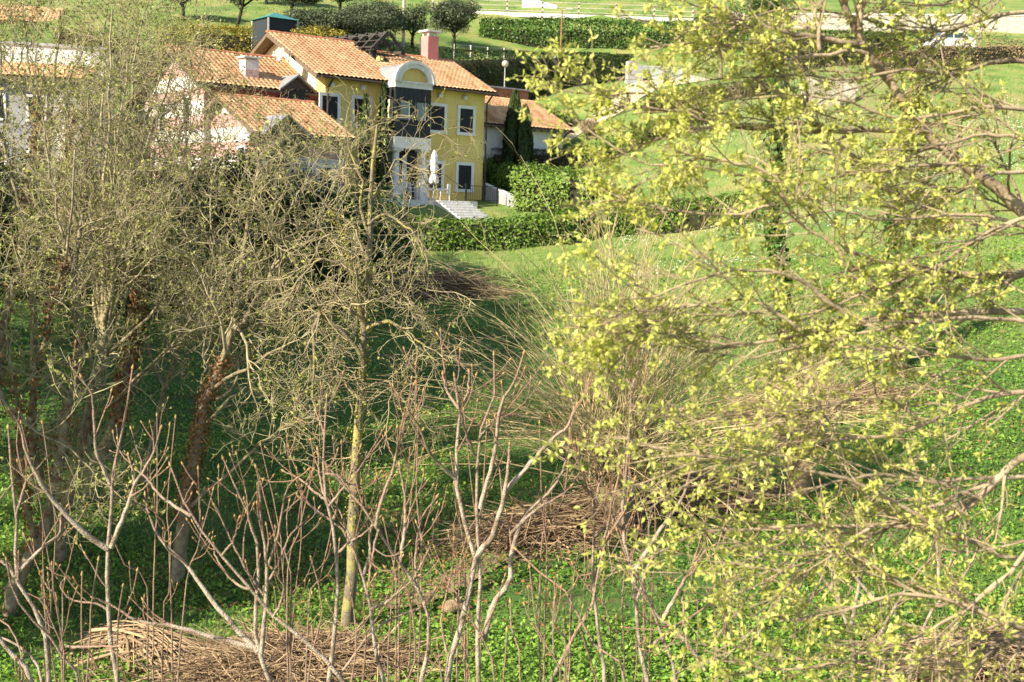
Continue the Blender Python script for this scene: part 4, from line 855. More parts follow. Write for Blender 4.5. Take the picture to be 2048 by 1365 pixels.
blades('dry_grass', 'dry straw coloured stalks and litter between the grass', 26000, 15, 90, 1.3, lambda X, Y: np.full(len(X), .2), MT['straw'], 8, lambda X, Y, r: lump(X, Y, 0, .45, 11) + .5 * r.standard_normal(len(X)) > .55, lean=1.3, wd=.010)
blades('dry_weeds', 'tall dry weeds and stalks on the upper right slope', 9000, 58, 92, 1, lambda X, Y: np.full(len(X), .55), MT['straw'], 15, lambda X, Y, r: lump(X, Y, 0, .4, 17) + .4 * r.standard_normal(len(X)) > .0, wd=.008, um=(1480, 2150), lean=.5)
rng = np.random.default_rng(12); X, Y = scatter(rng, 26000, 48, 76, 1, 1230, 2100); k = lump(X, Y, 0, .45, 13) + .35 * rng.standard_normal(len(X)) > .35; X, Y = X[k], Y[k]; q = Q()
leafset(q, np.stack([X, Y, terr(X, Y) + .14], 1), np.tile([0, -.3, 1.0], (len(X), 1)), rng, .062, .8, .4); tag(q.build('daisies', MT['flower']), 'drifts of small white daisies on the right hand lawn', 'flowers', kind='stuff')
# ------------------------------------------------------------------ bare trees of the grove
def down(p, drop=.25, dx=0.0, dy=0.0):
    """point on the ground below p"""
    return np.array([p[0] + dx, p[1] + dy, tz(p[0] + dx, p[1] + dy) - drop])
def px(lst, Y, dY=0.0):
    n = len(lst); return [(u, v, Y + dY * i / max(1, n - 1)) for i, (u, v) in enumerate(lst)]
def bare_tree(name, label, lines, seed, bark, twig, n=(8, 6, 5), ln=(2.1, 1.05, .55), group=None, buds=0, bias=(0, 0, .07), ivy=None, wig=.27, tmin=.3, ivyt=(0, .7), extra=None, ang=(28, 72), rt=(.0075, .006, .0048), fan=None, cat='bare tree', drop=True):
    """lines: [(points, r0, r1)], the first one the trunk from the ground up"""
    rng = np.random.default_rng(seed)
    L, R = trace(lines, 14, .02, seed); R = R * .7; base = L[0, 0].copy()
    if drop: base[2] = tz(base[0], base[1]) ; L[0, 0, 2] = base[2] - .3
    root = empty(name, base, 0, label, cat, group)
    L = L - base; q = Q(); q.tubes(L, R, 9); q.build('trunk', bark, root, smooth=True)
    q = Q(); GL, GR = L, R; allt = []
    if fan is not None: GL = np.concatenate([L, fan[0] - base]); GR = np.concatenate([R, fan[1]]); q.tubes(fan[0] - base, fan[1], 6)
    C1, r1 = grow(GL, GR, n[0], rng, (tmin, 1), ang, ln[0], 8, wig, bias, .55, .045, rt[0]); q.tubes(C1, r1, 5, t=.0)
    C2, r2 = grow(C1, r1, n[1], rng, (.15, 1), ang, ln[1], 6, wig * 1.2, bias, .6, .018, rt[1]); q.tubes(C2, r2, 4)
    C3, r3 = grow(C2, r2, n[2], rng, (.2, 1), ang, ln[2], 5, wig * 1.3, bias, .65, .010, rt[2]); q.tubes(C3, r3, 3)
    q.build('twigs', twig, root)
    if buds:
        buds = int(buds * 1.8); k = rng.integers(0, len(C3), buds); i = rng.integers(1, 5, buds); q = Q(); pos = C3[k, i] + rng.normal(0, .02, (buds, 3)); leafset(q, pos, rdir(rng, buds), rng, .065, .5, 1); q.build('buds', MT['budleaf'], root)
    if ivy:
        q = Q(); ivy_on(q, L[:ivy[3]] if len(ivy) > 3 else L, R[:ivy[3]] if len(ivy) > 3 else R, ivy[0], rng, ivy[2], 0, 1.25, *ivyt); q.build('ivy', ivy[1], root)
    return root
gt = 'bare trees of the left grove'
D = MT['dead']
bare_tree('bare_tree', 'dark leaning trunk at the far left bottom, rising to the right into twigs', [
    (px([(12, 1240), (40, 1150), (72, 1090), (105, 1000), (128, 900), (140, 800), (160, 700), (150, 560), (165, 430)], 17.2, 1.5), .17, .04),
    (px([(72, 1090), (40, 960), (40, 850), (20, 720), (10, 600)], 17.5, 0), .07, .02), (px([(105, 1000), (60, 850), (92, 655), (113, 590), (140, 480), (150, 300)], 17.8, .5), .06, .02),
    (px([(128, 900), (190, 800), (215, 690), (230, 560), (260, 420)], 18.2, .6), .05, .015), (px([(150, 560), (110, 400), (90, 250), (70, 120)], 18.7, .4), .04, .012),
    (px([(40, 850), (-40, 700), (-60, 500), (-40, 320)], 17.5, .6), .05, .015), (px([(0, 790), (60, 850), (140, 900), (200, 960), (260, 1010)], 16.6, -.6), .03, .01)],
    101, MT['bark'], MT['twig'], group=gt, buds=2600, ivy=(1200, D, .07, 3))
bare_tree('bare_tree', 'bare tree at the left edge with reddish dead ivy on its trunk', [
    (px([(-30, 960), (-10, 800), (0, 690), (11, 640), (26, 571), (37, 523), (48, 450), (62, 330), (78, 180)], 22, .5), .16, .04),
    (px([(26, 571), (70, 540), (110, 480), (130, 350), (150, 220)], 22, .4), .05, .015), (px([(48, 450), (20, 330), (-10, 220), (0, 80)], 22.2, .4), .05, .015), (px([(62, 330), (110, 240), (150, 130), (190, 60)], 22.4, .6), .05, .012),
    (px([(70, 250), (40, 140), (60, 40)], 22.4, .3), .03, .012)],
    102, MT['bark'], MT['twig'], group=gt, buds=2600, ivy=(1500, D, .075, 2), ivyt=(0, 1))
def fan_of(origin, tips, r0, r1, Y, seed, spread=.6):
    rng = np.random.default_rng(seed); out = []
    for (u, v) in tips:
        a = np.array(P(*origin, Y)); b = np.array(P(u, v, Y + rng.uniform(-spread, spread))); m = a * .5 + b * .5 + np.array([(b[0] - a[0]) * -.10, 0, .1]); out.append(spline([a, m, b], 14))
    Ls = np.array(out); Ls[:, 2:-1] += rng.normal(0, .025, Ls[:, 2:-1].shape); return Ls, np.broadcast_to(np.linspace(r0, r1, 14), Ls.shape[:2])
bare_tree('bare_tree', 'multi stemmed bare tree fanning into many upright grey stems, left of centre grove', [
    (px([(118, 1100), (135, 1010), (150, 950), (172, 845), (190, 768), (205, 715)], 20, .3), .14, .10), (px([(172, 845), (240, 790), (290, 740), (350, 690), (410, 668), (470, 650)], 20.2, -.4), .045, .012),
    (px([(205, 715), (290, 640), (350, 560), (420, 480), (480, 380), (520, 290)], 20.3, .3), .05, .012)],
    103, MT['bark'], MT['twig'], n=(7, 6, 5), group=gt, buds=2600, fan=fan_of((205, 720), [(150, 330), (175, 200), (205, 90), (225, 20), (255, 120), (285, 40), (320, 150), (355, 90), (385, 210), (430, 300), (230, 260), (270, 300), (330, 330), (180, 420)], .05, .012, 20.3, 7), tmin=.25, ivy=(300, D, .06, 1))
bare_tree('bare_tree', 'bare tree with a pale smooth trunk foot and rust coloured dead ivy above', [
    (px([(170, 965), (185, 930), (220, 878), (240, 795), (257, 725), (268, 660), (280, 590), (290, 500), (295, 400), (310, 300)], 23.6, .6), .22, .035),
    (px([(268, 660), (190, 640), (150, 600), (120, 500), (115, 380)], 23.8, .3), .06, .015), (px([(280, 590), (330, 480), (350, 380), (380, 270), (400, 180)], 24, .5), .05, .012), (px([(295, 400), (250, 290), (240, 170), (260, 60)], 24, .3), .04, .012),
    (px([(240, 795), (320, 720), (380, 640), (450, 560), (520, 500)], 23.6, -.5), .04, .012)],
    104, MT['bark'], MT['twig'], group=gt, buds=2800, ivy=(2000, D, .085, 1), ivyt=(.2, .8))
bare_tree('bare_tree', 'forked bare tree with dark ivy on its lower trunk, in the middle of the grove', [
    (px([(350, 1160), (357, 1120), (369, 1037), (386, 917), (396, 870), (407, 809), (425, 780), (450, 714), (469, 655), (476, 597), (490, 500), (500, 400)], 18.8, .5), .18, .04),
    (px([(469, 660), (494, 630), (525, 585), (545, 545), (560, 470), (600, 380)], 19.1, .4), .075, .02), (px([(425, 780), (487, 740), (550, 706), (600, 655), (660, 610), (700, 560)], 19, -.4), .05, .015),
    (px([(383, 1013), (427, 975), (470, 940), (506, 900), (560, 860), (640, 830)], 18.8, -.3), .055, .015), (px([(407, 809), (405, 750), (410, 690), (400, 640)], 19, .3), .04, .015),
    (px([(432, 800), (470, 770), (483, 700), (530, 650), (550, 590)], 19, .6), .04, .012), (px([(476, 597), (430, 480), (420, 380), (450, 290)], 19.2, .3), .04, .012), (px([(545, 545), (600, 500), (640, 440), (680, 330)], 19.3, .2), .035, .01)],
    105, MT['bark'], MT['twig'], group=gt, buds=2400, ivy=(1500, D, .055, 1), ivyt=(.15, .6), n=(9, 7, 5))
bare_tree('bare_tree', 'bare tree with a thin leaning trunk crossing between the two forked trees', [
    (px([(280, 1000), (300, 900), (330, 780), (380, 640), (430, 520), (500, 400), (540, 330)], 25.5, .5), .10, .02), (px([(330, 780), (280, 640), (260, 500), (270, 360), (300, 200)], 25.6, .3), .05, .012),
    (px([(430, 520), (380, 380), (370, 260), (400, 120), (430, 60)], 26, .3), .04, .01), (px([(500, 400), (560, 340), (610, 300), (650, 290)], 26, .3), .03, .01)], 106, MT['bark'], MT['twig'], group=gt, buds=1500, n=(9, 7, 5))
bare_tree('bare_tree', 'bare tree whose many thin stems fill the top left corner before the far houses', [
    (px([(60, 700), (70, 560), (85, 420), (95, 280), (110, 150), (120, 20)], 26, .4), .12, .03), (px([(70, 560), (30, 420), (10, 260), (0, 100), (-10, -40)], 26, .4), .06, .015), (px([(85, 420), (150, 300), (190, 180), (210, 60), (220, -40)], 26.2, .4), .06, .015),
    (px([(95, 280), (60, 160), (50, 40), (40, -60)], 26.3, .3), .04, .012), (px([(150, 300), (220, 220), (280, 130), (330, 50), (350, -20)], 26.4, .4), .04, .012), (px([(190, 180), (240, 120), (290, 40), (300, -40)], 26.5, .3), .035, .012), (px([(70, 520), (180, 420), (250, 330), (330, 250), (390, 150)], 25.8, -.3), .045, .012)],
    108, MT['bark'], MT['twig'], group=gt, buds=2600)
bare_tree('lichen_tree', 'tall bare tree with yellow lichen on trunk and twisting boughs, in front of the villa', [
    (px([(690, 1300), (700, 1150), (708, 1020), (712, 940), (718, 800), (724, 700), (731, 600), (737, 500), (741, 400), (746, 310), (755, 250)], 17, .3), .15, .03),
    (px([(727, 680), (718, 610), (705, 540), (690, 470), (660, 420), (630, 390), (595, 350)], 17.1, -.5), .065, .015), (px([(729, 665), (760, 645), (800, 652), (835, 680), (870, 720)], 17.1, -.4), .05, .012),
    (px([(736, 450), (765, 432), (800, 442), (830, 470), (850, 520)], 17.2, -.3), .04, .010), (px([(733, 560), (770, 590), (820, 610), (880, 640)], 17.2, .4), .035, .01), (px([(724, 720), (680, 660), (640, 630), (626, 660), (628, 740), (626, 850)], 17, -.5), .05, .015),
    (px([(738, 470), (722, 420), (722, 360), (700, 300), (690, 250)], 17.2, .2), .04, .01), (px([(741, 400), (780, 340), (820, 300), (850, 290)], 17.3, .3), .03, .009), (px([(720, 780), (770, 760), (800, 800), (830, 800)], 17, -.3), .03, .01),
    (px([(718, 800), (690, 770), (670, 730), (665, 690)], 17, .3), .03, .012), (px([(705, 540), (640, 520), (600, 560), (560, 620)], 17, -.3), .03, .01)],
    107, MT['lichen'], MT['twig2'], n=(6, 6, 4), ln=(1.4, .72, .38), buds=500, bias=(0, 0, -.05), wig=.3, tmin=.28, ivy=(1700, MT['lichenleaf'], .035, 2), ivyt=(.2, .75), ang=(30, 75), rt=(.0075, .006, .0045))
# unseen trees past the left edge, placed and sized to shade valley floor and gables
for i, (x, y, h) in enumerate([(-11.4, 13.9, 8.5), (-12.6, 16, 9), (-14.5, 19.5, 11), (-17.5, 23, 15), (-18.5, 26.3, 19), (-20.5, 27.5, 22), (-23.5, 30, 23), (-26.5, 34, 23), (-29, 39, 20), (-27.5, 48.5, 13)]):
    b = np.array([x, y, tz(x, y)]); root = empty('shade_tree', b, 0, 'broad evergreen tree beyond the left edge of the grove', 'tree', 'evergreen trees beyond the left edge'); q = Q()
    blob(q, lumps_for((0, 0, h * .55), (1.1 + h * .17, 1.1 + h * .17, h * .42), 14, 70 + i), 2500 + int(h * 260), .30 if h < 12 else .5, 70 + i); q.build('crown', MT['evergreen'], root)
    q = Q(); q.tubes(spline([(0, 0, -.4), (.1, 0, h * .3), (0, .2, h * .8)], 8), np.linspace(.22, .05, 8), 8); q.build('trunk', MT['bark'], root)
# ivy covered trunks on the right slope
for i, (lab, ln, n, rr) in enumerate([('tall trunk wrapped in dark green ivy behind the leafy branches', [(1585, 810), (1578, 700), (1560, 560), (1545, 420), (1550, 300), (1556, 200), (1545, 110)], 4200, .16), ('ivy clad trunk at the right, shorter than the other', [(1798, 830), (1795, 720), (1792, 600), (1788, 470), (1795, 380)], 1900, .13)]):
    bare_tree('ivy_tree', lab, [(px(ln, 33 - i, 0), rr, .06), (px([ln[3], (ln[3][0] - 50, ln[3][1] - 110), (ln[3][0] - 80, ln[3][1] - 240)], 33 - i, .5), .05, .015), (px([ln[4], (ln[4][0] + 60, ln[4][1] - 90), (ln[4][0] + 70, ln[4][1] - 220)], 33 - i, .5), .05, .015)],
              120 + i, MT['bark'], MT['twig'], n=(7, 6, 4), ln=(1.8, .9, .5), group='ivy clad trunks on the right slope', ivy=(n, MT['ivy'], .15, 1), ivyt=(0, 1), cat='ivy tree')
# small bare trees on the upper right slope
for i, (lab, ln, Y) in enumerate([('small bare tree above the lawn in front of the path hedge', [(1440, 330), (1435, 260), (1420, 190), (1405, 130)], 74), ('thin bare tree on the right slope near the stone wall', [(1800, 150), (1795, 60), (1800, 0), (1800, -60)], 92), ('thin bare tree at the right edge of the stone wall', [(1965, 110), (1960, 40), (1965, -20), (1960, -80)], 95), ('small bare shrub tree on the slope below the retaining wall', [(1690, 330), (1690, 270), (1680, 220), (1685, 170)], 70)]):
    bare_tree('small_bare_tree', lab, [(px(ln, Y, 0), .10, .03), (px([ln[1], (ln[1][0] - 30, ln[1][1] - 60), (ln[1][0] - 45, ln[1][1] - 110)], Y, .5), .05, .02), (px([ln[1], (ln[1][0] + 35, ln[1][1] - 45), (ln[1][0] + 50, ln[1][1] - 100)], Y, .5), .05, .02)], 130 + i, MT['bark'], MT['twig'], n=(7, 6, 4), ln=(1.6, 1.0, .6), rt=(.012, .011, .01), group='small bare trees on the right slope')
# pollarded willow
def willow(name, label, ub, vb, Y, vtop, n, seed, ln=4.6, head=.34, spread=1.0, group=None):
    rng = np.random.default_rng(seed); b = G(ub, vb, Y); root = empty(name, b, 0, label, 'willow', group); h = P(ub, vtop, Y)[2] - b[2]; q = Q()
    tr = spline([(0, 0, -.3), (.05, 0, h * .5), (0, 0, h)], 9); q.tubes(tr, np.array([.30, .27, .24, .24, .25, .28, .33, .36, .2]), 10)
    a = np.linspace(0, 6.28, 8)[:-1] + rng.uniform(0, .5, 7); K = np.array([spline([(.1 * math.cos(x), .1 * math.sin(x), h - .25), (.3 * math.cos(x), .3 * math.sin(x), h + .05), (.55 * math.cos(x), .55 * math.sin(x), h + .35 + .25 * math.sin(3 * x))], 6) for x in a])
    q.tubes(K, np.broadcast_to(np.linspace(.14, .10, 6), K.shape[:2]), 7); q.build('stump', MT['stump'], root, smooth=True)
    th = rng.uniform(0, 6.28, n); el = np.radians(np.clip(rng.normal(56, 24, n), -5, 88)); d = np.stack([np.cos(el) * np.cos(th) * spread, np.cos(el) * np.sin(th), np.sin(el)], 1); d = unit(d)
    k = rng.integers(0, 7, n); p = K[k, 5] + rng.normal(0, .10, (n, 3)); L = ln * rng.uniform(.45, 1.1, n); pts = [p]; dd = d.copy()
    for i in range(9): dd = unit(dd + rng.normal(0, .085, (n, 3)) + np.stack([d[:, 0] * .12, d[:, 1] * .10, np.full(n, -.05)], 1)); pts.append(pts[-1] + dd * (L / 9)[:, None])
    C = np.stack(pts, 1); R = rng.uniform(.009, .02, n)[:, None] * np.linspace(1, .25, 10)[None]; q = Q(); q.tubes(C, R, 4)
    C2, r2 = grow(C, R, 4, rng, (.25, .95), (15, 40), 1.4, 6, .08, (0, 0, .02), .6, .008, .004); q.tubes(C2, r2, 3)
    C3, r3 = grow(C2, r2, 2, rng, (.2, .9), (15, 40), .6, 4, .1, (0, 0, 0), .7, .006, .004); q.tubes(C3, r3, 3); q.build('shoots', MT['willow'], root)
willow('pollard_willow', 'pollarded willow stump bursting with straw coloured shoots, in front of the brush heap', 1228, 1075, 21.5, 960, 230, 140, 5.6)
willow('pollard_willow', 'thinner pollarded willow half hidden behind the leafy branches', 1590, 1010, 23.5, 900, 90, 141, 3.2, spread=.8)
# ------------------------------------------------------------------ heaps of cut brush, log, bundle
def heap(name, label, c, ax, L, Wd, H, n, seed, m, r=(.006, .014), cat='brush pile', group=None, ln=(.35, .9), straight=.05, ztilt=.24):
    """c: ground centre; ax: angle of the long axis; sticks lie mostly along it"""
    rng = np.random.default_rng(seed); d = np.array([math.cos(ax), math.sin(ax), 0]); w = np.array([-d[1], d[0], 0])
    s = rng.normal(0, .28, n); t = rng.normal(0, .30, n); hh = np.clip(1 - (s * 1.6) ** 2 - (t * 1.7) ** 2, .04, 1) * rng.random(n) ** .6
    p = c + d * (s * L)[:, None] + w * (t * Wd)[:, None]; p[:, 2] = terr(p[:, 0], p[:, 1]) + hh * H
    a = rng.normal(0, .45, n); dr = d * np.cos(a)[:, None] + w * np.sin(a)[:, None]; dr[:, 2] = rng.normal(0, ztilt, n); dr = unit(dr) * np.where(rng.random(n) < .5, -1, 1)[:, None]
    ll = L * rng.uniform(*ln, n); K = 6; pts = []; k = rng.normal(0, straight, (n, 3))
    for i in range(K): x = i / (K - 1) - .5; pts.append(p + dr * (ll * x)[:, None] + k * (ll * (x * x * 4 - .3))[:, None] - np.array([0, 0, 1.]) * (ll * .10 * (x * x * 4))[:, None])
    C = np.stack(pts, 1); C[:, :, 2] = np.maximum(C[:, :, 2], terr(C[:, :, 0], C[:, :, 1]) + .01); R = (rng.uniform(*r, n) * rng.choice([.7, 1, 1, 1.9], n))[:, None] * np.linspace(1, .5, K)[None]; q = Q(); q.tubes(C - c, R, 4, t=np.repeat(rng.random(n), K * 4)); 
    o = q.build(name, m, None); o.location = tuple(c); return tag(o, label, cat, group)
bg = 'heaps of cut brush'
heap('brush_pile', 'brown heap of cut twigs on the grass below the low hedge', G(872, 572, 48), .05, 3.6, 1.4, .8, 1500, 150, MT['straw'], (.008, .02), group=bg)
heap('brush_pile', 'long brown brush heap left of the willow stump', G(1090, 1085, 21.3), .35, 2.7, .9, .6, 1000, 151, MT['straw'], group=bg, straight=.12)
heap('brush_pile', 'long brush heap right of the willow stump in front of the second willow', G(1340, 1010, 23), .15, 3.0, 1.0, .8, 1200, 152, MT['straw'], group=bg, straight=.12)
heap('brush_pile', 'wide tangled brush heap at the bottom edge between the foreground stems', G(575, 1345, 15.2), .12, 2.9, 1.3, .55, 2600, 153, MT['straw'], (.004, .009), group=bg, ln=(.2, .55), straight=.2, ztilt=.25)
heap('brush_pile', 'low brush heap by the ivy trunk behind the leafy branches', G(1640, 850, 30), .2, 3.5, 1.2, .6, 900, 154, MT['straw'], group=bg, straight=.12)
heap('stick_bundle', 'bundle of straight tan sticks laid side by side at the lower left', G(305, 1300, 15.8), -.6, 1.8, .85, .5, 230, 155, MT['straw'], (.011, .018), 'sticks', ln=(.7, .95), straight=.015, ztilt=.04)
heap('brush_pile', 'brush of long pale canes at the bottom right corner', G(1960, 1300, 15.5), .45, 2.6, 1.2, .7, 700, 156, MT['straw'], (.005, .011), group=bg, straight=.1)
c = G(908, 1222, 17.8); o = empty('cut_log', c, .5, 'short cut log lying on the grass right of the lichen tree', 'log')
q = Q(); q.tubes(spline([(-.22, 0, .10), (0, .02, .12), (.24, 0, .11)], 7), np.array([.001, .105, .115, .11, .112, .10, .001]), 12); q.build('bark', MT['stump'], o)
q = Q(); q.tubes(spline([(.02, .0, .16), (.1, -.08, .30)], 4), np.array([.05, .045, .04, .001]), 8); q.build('branch_stub', MT['stump'], o)
ribbon('bare_strip', [(740, 1215, 18), (860, 1175, 18.6), (980, 1120, 20), (1100, 1085, 21.3), (1300, 1050, 22.3), (1440, 1000, 23.8)], [.5, .7, .6, .7, .9], MT['earth'], 'strip of bare trampled earth through the ground cover', 'earth', .05)
# ------------------------------------------------------------------ foreground saplings
c8 = lambda *a: [(x / 2.926, 900 + y / 2.926) for x, y in a]
cA = lambda *a: [(600 + x / 1.908, 650 + y / 1.908) for x, y in a]
cC = lambda *a: [(1000 + x / 2.935, 900 + y / 2.935) for x, y in a]
cR = lambda *a: [(1500 + x / 2.416, 800 + y / 2.416) for x, y in a]
def sapling(label, stems, Y, seed, n1=4, group='bare saplings in the foreground'):
    """stems: [(pixel list from the bottom up, r0, r1)]; the first stem is carried down to the ground and the rest spring from it"""
    rng = np.random.default_rng(seed); lines = []
    f = P(*stems[0][0][0], Y); g = down(f, .2, rng.uniform(-.15, .15), .35)
    for j, (pl, r0, r1) in enumerate(stems):
        dY = rng.uniform(-.5, .5) if j else .0; p = [P(u, v, Y + dY * i / max(1, len(pl) - 1)) for i, (u, v) in enumerate(pl)]
        if pl[0][1] > 1340: p = [g + (rng.normal(0, .06, 3) * [1, 1, 0] if j else 0), g * .45 + p[0] * .55 + [rng.uniform(-.05, .05), 0, 0]] + p
        lines.append((p, r0, r1))
    L, R = trace(lines, 18, .003, seed); R = R * .9; base = np.array([g[0], g[1], tz(g[0], g[1])]); L = L - base
    root = empty('bare_sapling', base, 0, label, 'sapling', group); q = Q(); q.tubes(L, R, 8); q.build('stem', MT['sap'], root, smooth=True)
    up = (0, 0, .16); C1, r1 = grow(L, R, n1, rng, (.35, .98), (22, 50), .62, 7, .09, up, .62, .009, .0045); q = Q(); q.tubes(C1, r1, 6)
    C2, r2 = grow(C1, r1, 1, rng, (.3, .9), (25, 50), .26, 5, .10, up, .75, .006, .004); q.tubes(C2, r2, 5); q.build('twigs', MT['sap'], root, smooth=True)
    tips = np.concatenate([L, ]) ; q = Q()
    for T, s in ((C1, .010), (C2, .008), (L, .012)):
        d = unit(T[:, -1] - T[:, -2]); B = T[:, -1][:, None] + d[:, None] * (np.linspace(-.004, .05, 5) * (s / .012))[None, :, None]
        q.tubes(B, np.broadcast_to(np.array([.004, 1, .85, .5, .05]) * s, B.shape[:2]), 6)
    q.build('buds', MT['bud'], root); return root
S = sapling
S('pale grey sapling at the lower left corner with a forked crooked stem', [(c8((285, 1362), (285, 1200), (240, 1000), (150, 850), (92, 740), (95, 560), (95, 380), (70, 200), (55, 0), (50, -120)), .040, .010), (c8((90, 740), (40, 680), (0, 640), (-60, 560)), .02, .008), (c8((105, 720), (230, 590), (340, 500), (358, 420), (355, 340)), .022, .008),
    (c8((95, 380), (150, 200), (210, 120), (260, 60)), .016, .006), (c8((70, 200), (20, 260), (-20, 330)), .010, .006), (c8((460, 1362), (380, 1230), (280, 1080), (150, 960), (60, 780), (40, 650)), .024, .009)], 9.8, 201, 2)
S('thick grey stem leaning up from the bottom left edge of the view', [(c8((190, 1362), (100, 1230), (0, 1110), (-80, 980)), .05, .02), (c8((130, 1362), (125, 1200), (70, 1050), (-10, 990)), .02, .008), (c8((250, 1362), (190, 1220), (80, 1130), (-20, 1090)), .025, .012)], 10.6, 202, 2)
S('tallest pale sapling at left, splitting into a wide V with reddish tips', [(c8((690, 1362), (650, 1150), (640, 950), (628, 750), (632, 590), (650, 400), (650, 200), (690, 0), (745, -260), (775, -470)), .042, .008), (c8((630, 580), (500, 490), (350, 340), (250, 210), (160, 20), (110, -150), (60, -230)), .030, .008),
    (c8((652, 570), (690, 470), (740, 350), (785, 210), (850, 110), (905, 0), (940, -120)), .026, .007), (c8((645, 200), (600, 100), (560, 0), (540, -300), (480, -420)), .020, .007), (c8((785, 210), (770, 100), (750, 30)), .012, .006), (c8((640, 950), (560, 900), (420, 880), (350, 800), (375, 760)), .012, .006)], 9.6, 203, 2)
S('thin brown wand shoots rising in front of the bundle of sticks', [(c8((510, 1362), (530, 1150), (530, 950), (550, 780), (575, 650)), .017, .007), (c8((490, 1362), (478, 1150), (475, 1000), (480, 740)), .012, .006), (c8((375, 1362), (370, 1120), (330, 930), (305, 680)), .014, .007), (c8((690, 1362), (685, 1100), (700, 900), (720, 800)), .014, .007), (c8((390, 1150), (480, 1155), (600, 1150), (690, 1150)), .012, .008)], 9.2, 204, 2)
S('sapling with a mossy yellowish foot dividing into three upright reddish leaders', [(c8((1590, 1362), (1545, 1260), (1520, 1190), (1500, 1100), (1490, 950), (1510, 800), (1510, 560), (1440, 340), (1400, 240), (1330, 150), (1310, 60)), .045, .007), (c8((1510, 1180), (1350, 1010), (1200, 830), (1100, 680), (950, 540), (870, 370), (850, 270)), .030, .007),
    (c8((1530, 1190), (1550, 950), (1560, 700), (1530, 400), (1520, 250), (1500, 110)), .024, .007), (c8((1500, 1160), (1300, 1110), (1050, 1040), (800, 1000), (690, 930), (560, 870)), .026, .008), (c8((1555, 720), (1620, 520), (1680, 240), (1800, 120)), .015, .006), (c8((1510, 560), (1460, 420), (1450, 330), (1430, 200)), .014, .006), (c8((1100, 680), (970, 560), (965, 440), (870, 330)), .012, .006), (c8((1545, 850), (1440, 700), (1330, 480), (1260, 330)), .015, .006), (c8((1560, 800), (1640, 640), (1700, 500), (1800, 400)), .014, .006)], 9.5, 205, 3)
S('long reddish stem slanting from lower centre up to the left across the grove', [(c8((2020, 1362), (1900, 1220), (1750, 1090), (1600, 980), (1480, 820), (1300, 620), (1200, 500), (1110, 370), (1050, 250), (1000, 100)), .036, .008), (c8((1120, 390), (950, 280), (870, 180), (800, 120)), .016, .007), (c8((1600, 980), (1640, 900), (1660, 800), (1600, 700)), .014, .006), (c8((1480, 820), (1380, 780), (1270, 640), (1250, 560)), .014, .006), (c8((1300, 620), (1370, 520), (1400, 400)), .012, .006)], 9.0, 206, 2)
S('pale sapling with many close reddish shoots beside the lichen trunk', [(cA((110, 1362), (130, 1200), (145, 1000), (140, 880), (125, 770), (100, 680), (90, 560), (95, 430), (102, 280)), .040, .008), (cA((100, 670), (60, 640), (0, 590), (-60, 560)), .014, .007), (cA((110, 690), (170, 620), (200, 550), (230, 470)), .016, .006), (cA((105, 690), (75, 580), (68, 480)), .014, .006), (cA((95, 570), (125, 570), (160, 590), (240, 700)), .012, .006),
    (cA((95, 430), (80, 380), (60, 330)), .010, .005), (cA((140, 880), (185, 830), (240, 800), (300, 740)), .016, .006)], 9.8, 207, 3)
S('sapling left of centre leaning left with an arching bare bough', [(cA((318, 1362), (285, 1230), (270, 1080), (240, 960), (205, 860), (150, 760), (80, 720), (0, 660)), .036, .009), (cA((270, 1085), (330, 1060), (400, 1000), (450, 960)), .018, .008), (cA((240, 960), (265, 880), (270, 780), (330, 640)), .018, .007), (cA((205, 860), (180, 780), (120, 640)), .014, .006), (cA((155, 1362), (200, 1270), (260, 1190), (330, 1130), (430, 1090), (510, 1060), (515, 1010)), .022, .010)], 10.2, 208, 3)
S('dark grey sapling crossing diagonally between the lichen tree and centre clump', [(cA((463, 1362), (490, 1250), (497, 1160), (480, 1070), (450, 1010), (375, 900), (290, 770), (230, 680), (150, 590), (75, 500)), .036, .008), (cA((380, 900), (400, 780), (400, 650), (380, 540)), .018, .007), (cA((290, 770), (310, 680), (360, 530), (395, 350)), .018, .007), (cA((300, 780), (280, 860), (262, 980)), .012, .008), (cA((450, 1010), (440, 900), (460, 750), (520, 660)), .014, .006), (cA((360, 520), (380, 450), (410, 330)), .012, .006), (cA((430, 980), (480, 880), (500, 840)), .011, .006)], 9.4, 209, 3)
S('pale tall multi stemmed sapling at the centre with a broad cup of reddish boughs', [(cA((560, 1362), (600, 1200), (640, 1050), (668, 900), (640, 790), (612, 690), (597, 590), (600, 450), (610, 310), (590, 200)), .050, .011), (cA((668, 890), (735, 800), (780, 650), (795, 540), (800, 460)), .032, .010), (cA((780, 640), (870, 540), (970, 430), (1020, 390), (1055, 310)), .026, .010), (cA((597, 590), (530, 530), (490, 480), (460, 400), (415, 325)), .018, .007),
    (cA((685, 1362), (675, 1200), (690, 1000), (680, 870), (675, 700), (680, 500), (705, 350), (745, 250), (740, 120)), .036, .008), (cA((688, 700), (740, 500), (765, 310), (810, 230), (852, 115)), .022, .008), (cA((700, 1200), (740, 1060), (800, 980), (805, 890), (850, 740), (950, 640), (1010, 540), (1030, 410)), .030, .008), (cA((800, 800), (900, 710), (1000, 645), (1065, 570)), .018, .007), (cA((610, 310), (640, 260), (645, 180)), .014, .007), (cA((605, 320), (560, 250), (545, 190)), .014, .007),
    (cA((670, 500), (630, 400), (605, 300)), .014, .007), (cA((690, 420), (760, 350), (860, 340)), .012, .006), (cA((745, 1362), (720, 1250), (690, 1180), (640, 1110), (590, 1060), (590, 950)), .018, .007)], 9.2, 210, 2)
